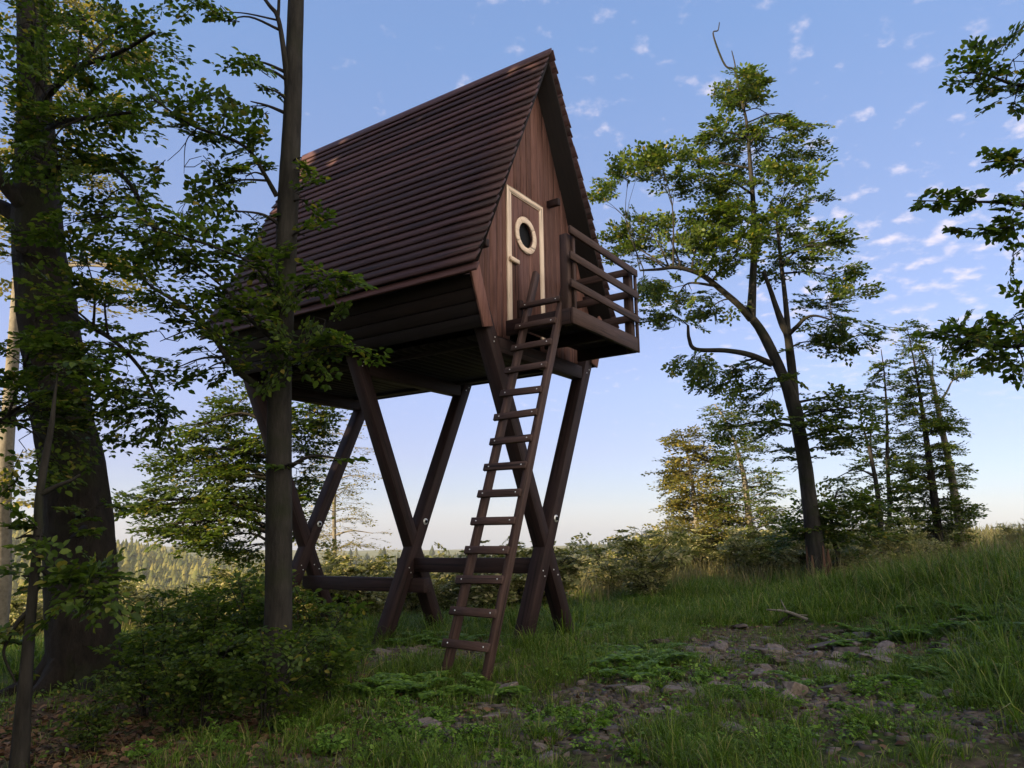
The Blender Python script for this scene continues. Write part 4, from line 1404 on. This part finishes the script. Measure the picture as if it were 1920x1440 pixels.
for x0, y0, sx, sy, n, lab, kd in wz:
    for i in range(n):
        x, y = x0 + R.normal(0, sx * .6), y0 + R.normal(0, sy * .6)
        noun = 'fern' if kd == 'f' else 'weed'
        pr_ = ferns if kd == 'f' else weeds
        place(pr_[R.randint(4)], x, y, lab, noun, lab.replace(noun, noun + 's'), R.uniform(0.45, 1.0) * (1.0 if kd == 'f' else 0.48), R.uniform(0, 6))

# ---------------------------------------------------------------- stones
protos = []
for i in range(8):
    r = np.random.RandomState(90 + i)
    bm = bmesh.new()
    for j in range(16):
        a = r.uniform(0, 2 * math.pi)
        q = r.uniform(0.75, 1.0)
        bm.verts.new((math.cos(a) * q * 0.5, math.sin(a) * q * 0.36, r.choice([-1, 1]) * r.uniform(0.6, 1.0) * (0.10 if i < 6 else 0.20)))
    res = bmesh.ops.convex_hull(bm, input=bm.verts)
    bmesh.ops.delete(bm, geom=[g_ for g_ in res['geom_interior'] if isinstance(g_, bmesh.types.BMVert)], context='VERTS')
    bmesh.ops.bevel(bm, geom=list(bm.edges), offset=0.018, segments=1, affect='EDGES')
    me = bpy.data.meshes.new('stone')
    bm.to_mesh(me)
    bm.free()
    me.materials.append(M['stone'])
    protos.append(me)
sz = ((2.6, 7.35, 1.3, 1.0, 150, 0.07, 0.33, 'flat brown stone of the rubble patch between the ladder and the grassy bank'),
      (1.75, 7.6, 0.6, 0.35, 16, 0.10, 0.32, 'flat stone in the grass between the front stilts and the rubble patch'),
      (-0.9, 8.0, 0.45, 0.35, 16, 0.10, 0.28, 'pale stone in the bare earth between the middle stilt and the ladder'),
      (-0.15, 6.0, 0.22, 0.16, 6, 0.14, 0.26, 'stone lying at the foot of the ladder'),
      (0.1, 5.0, 0.9, 0.55, 48, 0.06, 0.24, 'brown stone on the bare ground in front of the ladder'),
      (1.6, 5.5, 0.75, 0.7, 46, 0.06, 0.28, 'brown stone in the foreground grass right of the ladder'),
      (2.7, 5.1, 0.5, 0.5, 10, 0.10, 0.30, 'dark stone at the foot of the grassy bank'))
for x0, y0, sx, sy, n, s0, s1, lab in sz:
    for i in range(n):
        o = bpy.data.objects.new('stone', protos[R.randint(8)])
        C.objects.link(o)
        x, y = x0 + R.normal(0, sx * .6), y0 + R.normal(0, sy * .6)
        s_ = s0 + (s1 - s0) * R.rand() ** 2
        o.location = (x, y, float(gz(x, y)) + 0.016 * s_ / 0.2)
        o.rotation_euler = (R.normal(0, 0.16), R.normal(0, 0.16), R.uniform(0, 6.3))
        o.scale = (s_, s_ * R.uniform(.8, 1.2), s_ * R.uniform(.7, 1.3))
        tag(o, lab, 'stone', lab.replace('stone', 'stones', 1))
for px, py, Y, L, a, mt, lab in ((1462, 1196, 9.3, 0.42, 0.7, 'bark_dark', 'dark rotten stick leaning on the upper edge of the rubble patch'),
                                (1516, 1186, 9.3, 0.50, 2.6, 'bark_pale', 'pale forked dead branch lying on the upper edge of the rubble patch')):
    p = at(px, py, Y)
    g0 = float(gz(p[0], p[1]))
    e_ = thing('dead_branch', lab, 'branch', (p[0], p[1], g0))
    g = Geo()
    d_ = np.array([math.cos(a), math.sin(a) * 0.6, 0.28])
    q_ = np.array([(0, 0, 0.03), d_ * L * .5 + (0, 0, .05), d_ * L])
    tube(g, spline(q_, 4), np.linspace(0.024, 0.010, 9), 7, 3, 0.15)
    tube(g, [q_[1], q_[1] + (-0.05, 0.03, 0.14)], [0.012, 0.005], 5)
    tube(g, [q_[1] * .7, q_[1] * .7 + (0.16, -0.05, 0.0)], [0.012, 0.005], 5)
    g.build('limb', M[mt], e_, smooth_sh=True)
# fine chippings between them
g = Geo()
nn_ = 9000
cxy = np.concatenate([np.c_[R.normal(x0, sx * .8, nn_ // 6), R.normal(y0, sy * .8, nn_ // 6)] for x0, y0, sx, sy, *_ in (sz[0], sz[2], sz[4], sz[5], sz[1], sz[6])])
for x, y in cxy:
    s_ = R.uniform(0.012, 0.05)
    a = np.sort(R.uniform(0, 2 * math.pi, 5))
    z = float(gz(x, y))
    topv = np.c_[x + np.cos(a) * s_, y + np.sin(a) * s_ * .8, z + s_ * R.uniform(.15, .5, 5)]
    botv = topv * (1, 1, 0) + (0, 0, z - 0.02)
    v = np.concatenate([botv, topv])
    g.add(v, [(i, (i + 1) % 5, 5 + (i + 1) % 5, 5 + i) for i in range(5)], [(5, 6, 7), (5, 7, 8), (5, 8, 9)])
tag(g.build('gravel', M['stone']), 'small stone chippings scattered over the bare earth of the clearing', 'gravel', kind='stuff')

# ---------------------------------------------------------------- grass
def blades(x, y, h, w, r, bend=0.55, a=None):
    geo = Geo()
    n = len(x)
    z = gz(x, y)
    if a is None:
        a = r.uniform(0, 2 * math.pi, n)
    d = np.stack([np.cos(a), np.sin(a), np.zeros(n)], 1)
    t = a + r.normal(0, 0.6, n)
    s_ = np.stack([-np.sin(t), np.cos(t), np.zeros(n)], 1)
    b = (bend * r.uniform(0.1, 1.3, n))[:, None] * h[:, None]
    P = np.stack([x, y, z - 0.01], 1)
    upv = np.array([0, 0, 1.0])
    H = h[:, None]
    w = w[:, None]
    m1 = P + upv * H * .45 + d * b * .25
    m2 = P + upv * (H * .80 - b * .10) + d * b * .65
    tip = P + upv * (H * .95 - b * .38) + d * b * 1.2
    V = np.stack([P - s_ * w, P + s_ * w, m1 + s_ * w * .9, m1 - s_ * w * .9, m2 + s_ * w * .6, m2 - s_ * w * .6, tip], 1).reshape(-1, 3)
    k = (np.arange(n) * 7)[:, None]
    geo.add(V, np.concatenate([k + [0, 1, 2, 3], k + [3, 2, 4, 5]]), k + [5, 4, 6])
    return geo


def tufted(x, y, per, rad_, r):
    """each point becomes a tuft of blades leaning outwards"""
    n = r.poisson(per, len(x)) + 2
    k = np.repeat(np.arange(len(x)), n)
    a = r.uniform(0, 2 * math.pi, len(k))
    q = rad_ * np.sqrt(r.rand(len(k)))
    return k, x[k] + np.cos(a) * q, y[k] + np.sin(a) * q, a + r.normal(0, 0.5, len(k))


def scatter(n, x0, x1, y0, y1, dens, r):
    x, y = r.uniform(x0, x1, n), r.uniform(y0, y1, n)
    k = r.rand(n) < dens(x, y)
    return x[k], y[k]


def bare(x, y):
    """1 where the ground is trodden or stony"""
    m = np.zeros_like(x)
    for x0, y0, sx, sy, f in ((2.6, 7.35, 1.25, 0.95, 1.0), (3.1, 8.3, 1.2, 0.6, 1.0), (-0.1, 5.2, 1.1, 0.6, 0.95), (-0.9, 8.0, 0.6, 0.4, 0.9), (1.6, 5.6, 0.9, 0.8, 0.7), (1.6, 7.5, 0.8, 0.4, 0.6), (-0.2, 6.0, 0.3, 0.25, 0.9), (-2.6, 5.0, 1.2, 1.4, 0.85), (-3.6, 7.0, 1.0, 1.3, 0.8)):
        m = np.maximum(m, f * np.exp(-(((x - x0) / sx) ** 2 + ((y - y0) / sy) ** 2) * 0.9))
    return m


rg = np.random.RandomState(61)
shady = lambda x, y: np.clip(np.exp(-(((x + 3.2) / 1.9) ** 2 + ((y - 5.6) / 2.0) ** 2)) * 1.25, 0, 1)
rub = lambda x, y: np.exp(-(((x - 2.6) / 1.15) ** 2 + ((y - 7.35) / 0.85) ** 2))
tuft = lambda x, y: smooth(0.35, 0.65, 0.6 * vnoise(x * 2.2, y * 2.2, 21) + 0.4 * vnoise(x * 6, y * 6, 22))
dn_s = lambda x, y: np.clip((0.10 + 0.90 * tuft(x, y)) * (1 - 0.74 * bare(x, y)) * (1 - 0.75 * rub(x, y)) * (1 - 0.85 * shady(x, y)), 0.03, 1) * (np.abs(x) < 0.74 * y + 0.4)
x, y = scatter(21000, -5.5, 6.5, 3.4, 9.8, dn_s, rg)
k, bx_, by_, ba_ = tufted(x, y, 11, 0.05, rg)
th_ = rg.uniform(0.06, 0.17, len(x)) * (0.6 + 0.8 * tuft(x, y)) * (1 - 0.45 * bare(x, y))
hgt = th_[k] * rg.uniform(0.6, 1.15, len(k))
tag(blades(bx_, by_, hgt, rg.uniform(0.0014, 0.0030, len(k)), rg, 0.9, ba_).build('short_grass', M['grass']), 'short patchy grass growing over the clearing floor', 'grass', kind='stuff')


def tall_d(x, y):
    back = smooth(8.9, 9.8, y + 0.35 * x * (x < 0) * -0.3) * (1 - smooth(14.5, 17, y))
    bank = smooth(2.7, 3.7, x - 0.12 * (y - 5) + 0.5 * (vnoise(x * 1.3, y * 1.3, 31) - .5)) * (1 - 0.7 * bare(x, y))
    mid = 0.55 * np.exp(-(((x - 0.95) / 0.8) ** 2 + ((y - 7.3) / 0.55) ** 2)) + 0.35 * np.exp(-(((x + 1.6) / 0.9) ** 2 + ((y - 7.2) / 0.8) ** 2))
    d = np.clip(np.maximum(np.maximum(back, bank), mid), 0, 1) * (1 - 0.9 * bare(x, y))
    return d * (0.35 + 0.65 * tuft(x * 0.6, y * 0.6)) * (np.abs(x) < 0.74 * y + 0.6)


x, y = scatter(21000, -9, 12, 3.6, 16.5, tall_d, rg)
k, bx_, by_, ba_ = tufted(x, y, 15, 0.10, rg)
th_ = rg.uniform(0.16, 0.40, len(x)) * (0.55 + 0.8 * vnoise(x * 0.9, y * 0.9, 33)) * (1 + 0.25 * smooth(3.0, 4.6, x - 0.1 * (y - 5)))
hgt = th_[k] * rg.uniform(0.5, 1.2, len(k))
tag(blades(bx_, by_, hgt, rg.uniform(0.0020, 0.0042, len(k)) * (1 + 0.03 * by_), rg, 0.85, ba_).build('tall_grass', M['grass']), 'tall lush green grass behind the hut and over the bank at the right', 'grass', kind='stuff')
x, y = scatter(4200, -16, 22, 12.5, 27, lambda x, y: smooth(12.5, 15.5, y) * (np.abs(x) < 0.74 * y + 1), rg)
k, bx_, by_, ba_ = tufted(x, y, 12, 0.16, rg)
hgt = rg.uniform(0.3, 0.75, len(k))
tag(blades(bx_, by_, hgt, rg.uniform(0.003, 0.006, len(k)), rg, 0.6, ba_).build('meadow_grass', M['drygrass']), 'pale dry meadow grass at the edge of the clearing', 'grass', kind='stuff')
x, y = scatter(4200, 3.6, 9.2, 7.0, 13.5, lambda x, y: smooth(3.8, 5.5, x) * (np.abs(x) < 0.74 * y + 1) * (0.2 + 0.8 * tuft(x * .5, y * .5)), rg)
hgt = rg.uniform(0.45, 0.85, len(x))
tag(blades(x, y, hgt, rg.uniform(0.0012, 0.002, len(x)), rg, 0.35).build('seed_grass', M['drygrass']), 'brownish seeding grass stalks on top of the right bank', 'grass', kind='stuff')

x, y = scatter(15000, -3.5, 5.5, 3.5, 9.2, lambda x, y: np.clip(bare(x, y) * 0.9 + 0.08, 0, 1) * (np.abs(x) < 0.74 * y + .4), rg)
tag(blades(x, y, rg.uniform(0.04, 0.12, len(x)), rg.uniform(0.0010, 0.0024, len(x)), rg, 1.9).build('dead_grass', M['drygrass']), 'matted straw coloured dead grass lying between the stones', 'grass', kind='stuff')
x, y = scatter(30000, -4.5, 6.0, 3.5, 9.5, lambda x, y: np.clip(0.15 + 0.85 * smooth(0.42, 0.62, vnoise(x * 1.7 + 9, y * 1.7, 51)), 0, 1) * (1 - 0.6 * rub(x, y)) * (1 - 0.85 * shady(x, y)) * (np.abs(x) < 0.74 * y + .4), rg)
P = np.stack([x, y, gz(x, y) + rg.uniform(0.01, 0.07, len(x))], 1)
a = rg.uniform(0, 6.3, len(x))
g = Geo()
leaves(g, P, np.stack([np.cos(a), np.sin(a), rg.normal(0.1, .3, len(x))], 1), np.array([0, 0, 1.0]) + rg.normal(0, .4, (len(x), 3)), 0.030, True, rg, (0.5, 0.9))
tag(g.build('ground_cover', M['leaf_weed']), 'low small leaved herbs covering the clearing floor between grass and stones', 'ground cover', kind='stuff')
# dead leaves on the ground
x = np.concatenate([rg.normal(-2.8, 1.2, 6500), rg.uniform(-3, 4.5, 2000)])
y = np.concatenate([rg.normal(5.4, 1.2, 6500), rg.uniform(3.6, 9.5, 2000)])
P = np.stack([x, y, gz(x, y) + 0.012], 1)
a = rg.uniform(0, 6.3, len(x))
g = Geo()
leaves(g, P, np.stack([np.cos(a), np.sin(a), rg.normal(0, .25, len(x))], 1), np.array([0, 0, 1.0]) + rg.normal(0, .35, (len(x), 3)), 0.055, True, rg)
tag(g.build('leaf_litter', M['litter']), 'brown dead leaves lying on the bare forest floor', 'leaf litter', kind='stuff')


# ---------------------------------------------------------------- woods on the far hills and round the clearing
def conifers(name, label, pts, hts, r, mat, seg=7, tiers=6):
    geo = Geo()
    th0 = np.arange(seg) * 2 * math.pi / seg
    for (x, y), h in zip(pts, hts):
        z = float(gz(x, y)) - 0.5
        w = h * r.uniform(0.20, 0.34)
        for k in range(tiers):
            t0, t1 = k / tiers, min(1.0, (k + 1.75) / tiers)
            rw = w * (1 - t0 * 0.86)
            th = th0 + r.uniform(0, 2)
            rad_ = rw * r.uniform(0.55, 1.15, seg)
            ring = np.c_[x + np.cos(th) * rad_, y + np.sin(th) * rad_, np.full(seg, z + h * (0.08 + 0.92 * t0)) - r.uniform(0, .05, seg) * h]
            v = np.concatenate([ring, [[x, y, z + h * t1]]])
            geo.add(v, None, [(i, (i + 1) % seg, seg) for i in range(seg)])
    return tag(geo.build(name, M[mat]), label, 'forest', kind='stuff')


rf = np.random.RandomState(71)
px_, hh = [], []
for i in range(5200):
    y = rf.uniform(230, 560)
    x = -y * rf.uniform(0.28, 0.80)
    px_.append((x, y))
    hh.append(11 * rf.lognormal(0, 0.2))
conifers('conifer_forest', 'golden sunlit conifer forest on the far hillside at the left', px_, hh, rf, 'sunlit_conifer')
px_, hh = [], []
for i in range(5600):
    y = rf.uniform(380, 760)
    x = y * rf.uniform(-0.25, 0.75)
    px_.append((x, y))
    hh.append(13 * rf.lognormal(0, 0.2))
conifers('distant_conifer_forest', 'hazy grey green conifer forest on the far slope right of the stilts', px_, hh, rf, 'conifer')

# the wood at the left and behind the viewer that keeps the clearing in shade
g = Geo()
rw_ = np.random.RandomState(81)
wood_g = Geo()
n_w = 0
while n_w < 180:
    x, y = rw_.uniform(-34, -6.0), rw_.uniform(-24, 7.0)
    wq = -0.57 * x + 0.82 * y          # how far across the sun's direction the tree stands
    if wq > 9.4 or abs(x) < 0.72 * y + 3.6 or np.hypot(x, y) < 9.5 or wq < -4 + 0 * x:
        continue
    n_w += 1
    z = float(gz(x, y))
    h = rw_.uniform(11.4, 12.7) if wq > 4 else rw_.uniform(13, 18)
    tube(wood_g, [(x, y, z - .3), (x + rw_.normal(0, .3), y, z + h * .5), (x, y, z + h * .95)], [0.25, 0.18, 0.03], 6)
    n = 460
    q = rw_.normal(0, 1, (n, 3))
    q /= np.linalg.norm(q, axis=1)[:, None]
    q *= rw_.uniform(0.3, 1, (n, 1)) ** .5
    P = np.array([x, y, z + h * .58]) + np.sign(q) * np.abs(q) ** 0.75 * np.array([2.6, 2.6, h * .43])
    leaves(g, P, rw_.normal(0, 1, (n, 3)), rw_.normal(0, .6, (n, 3)) + [0, 0, 1], 0.75, False, rw_)
fo = g.build('surrounding_wood', M['leaf'])
tag(fo, 'dense broadleaf wood standing left of and behind the viewpoint', 'forest', kind='stuff')
tag(wood_g.build('wood_trunks', M['bark'], fo), kind='stuff')

# ---------------------------------------------------------------- the evening haze in the air
g = Geo()
x0, x1, y0, y1, z0, z1 = -1600, 1600, -1560, 1580, -46, 50
g.add([(x, y, z) for z in (z0, z1) for y in (y0, y1) for x in (x0, x1)], [(0, 2, 3, 1), (4, 5, 7, 6), (0, 1, 5, 4), (2, 6, 7, 3), (0, 4, 6, 2), (1, 3, 7, 5)])
hz = bpy.data.materials.new('pale_haze')
hz.use_nodes = True
hz.node_tree.nodes.clear()
ho = hz.node_tree.nodes.new('ShaderNodeOutputMaterial')
hv = hz.node_tree.nodes.new('ShaderNodeVolumePrincipled')
hv.inputs['Color'].default_value = (0.90, 0.92, 1.0, 1)
hv.inputs['Density'].default_value = 0.0002
hv.inputs['Anisotropy'].default_value = 0.2
hz.node_tree.links.new(hv.outputs[0], ho.inputs['Volume'])
tag(g.build('haze', hz), 'thin pale haze filling the air over the valley', 'haze', kind='stuff')
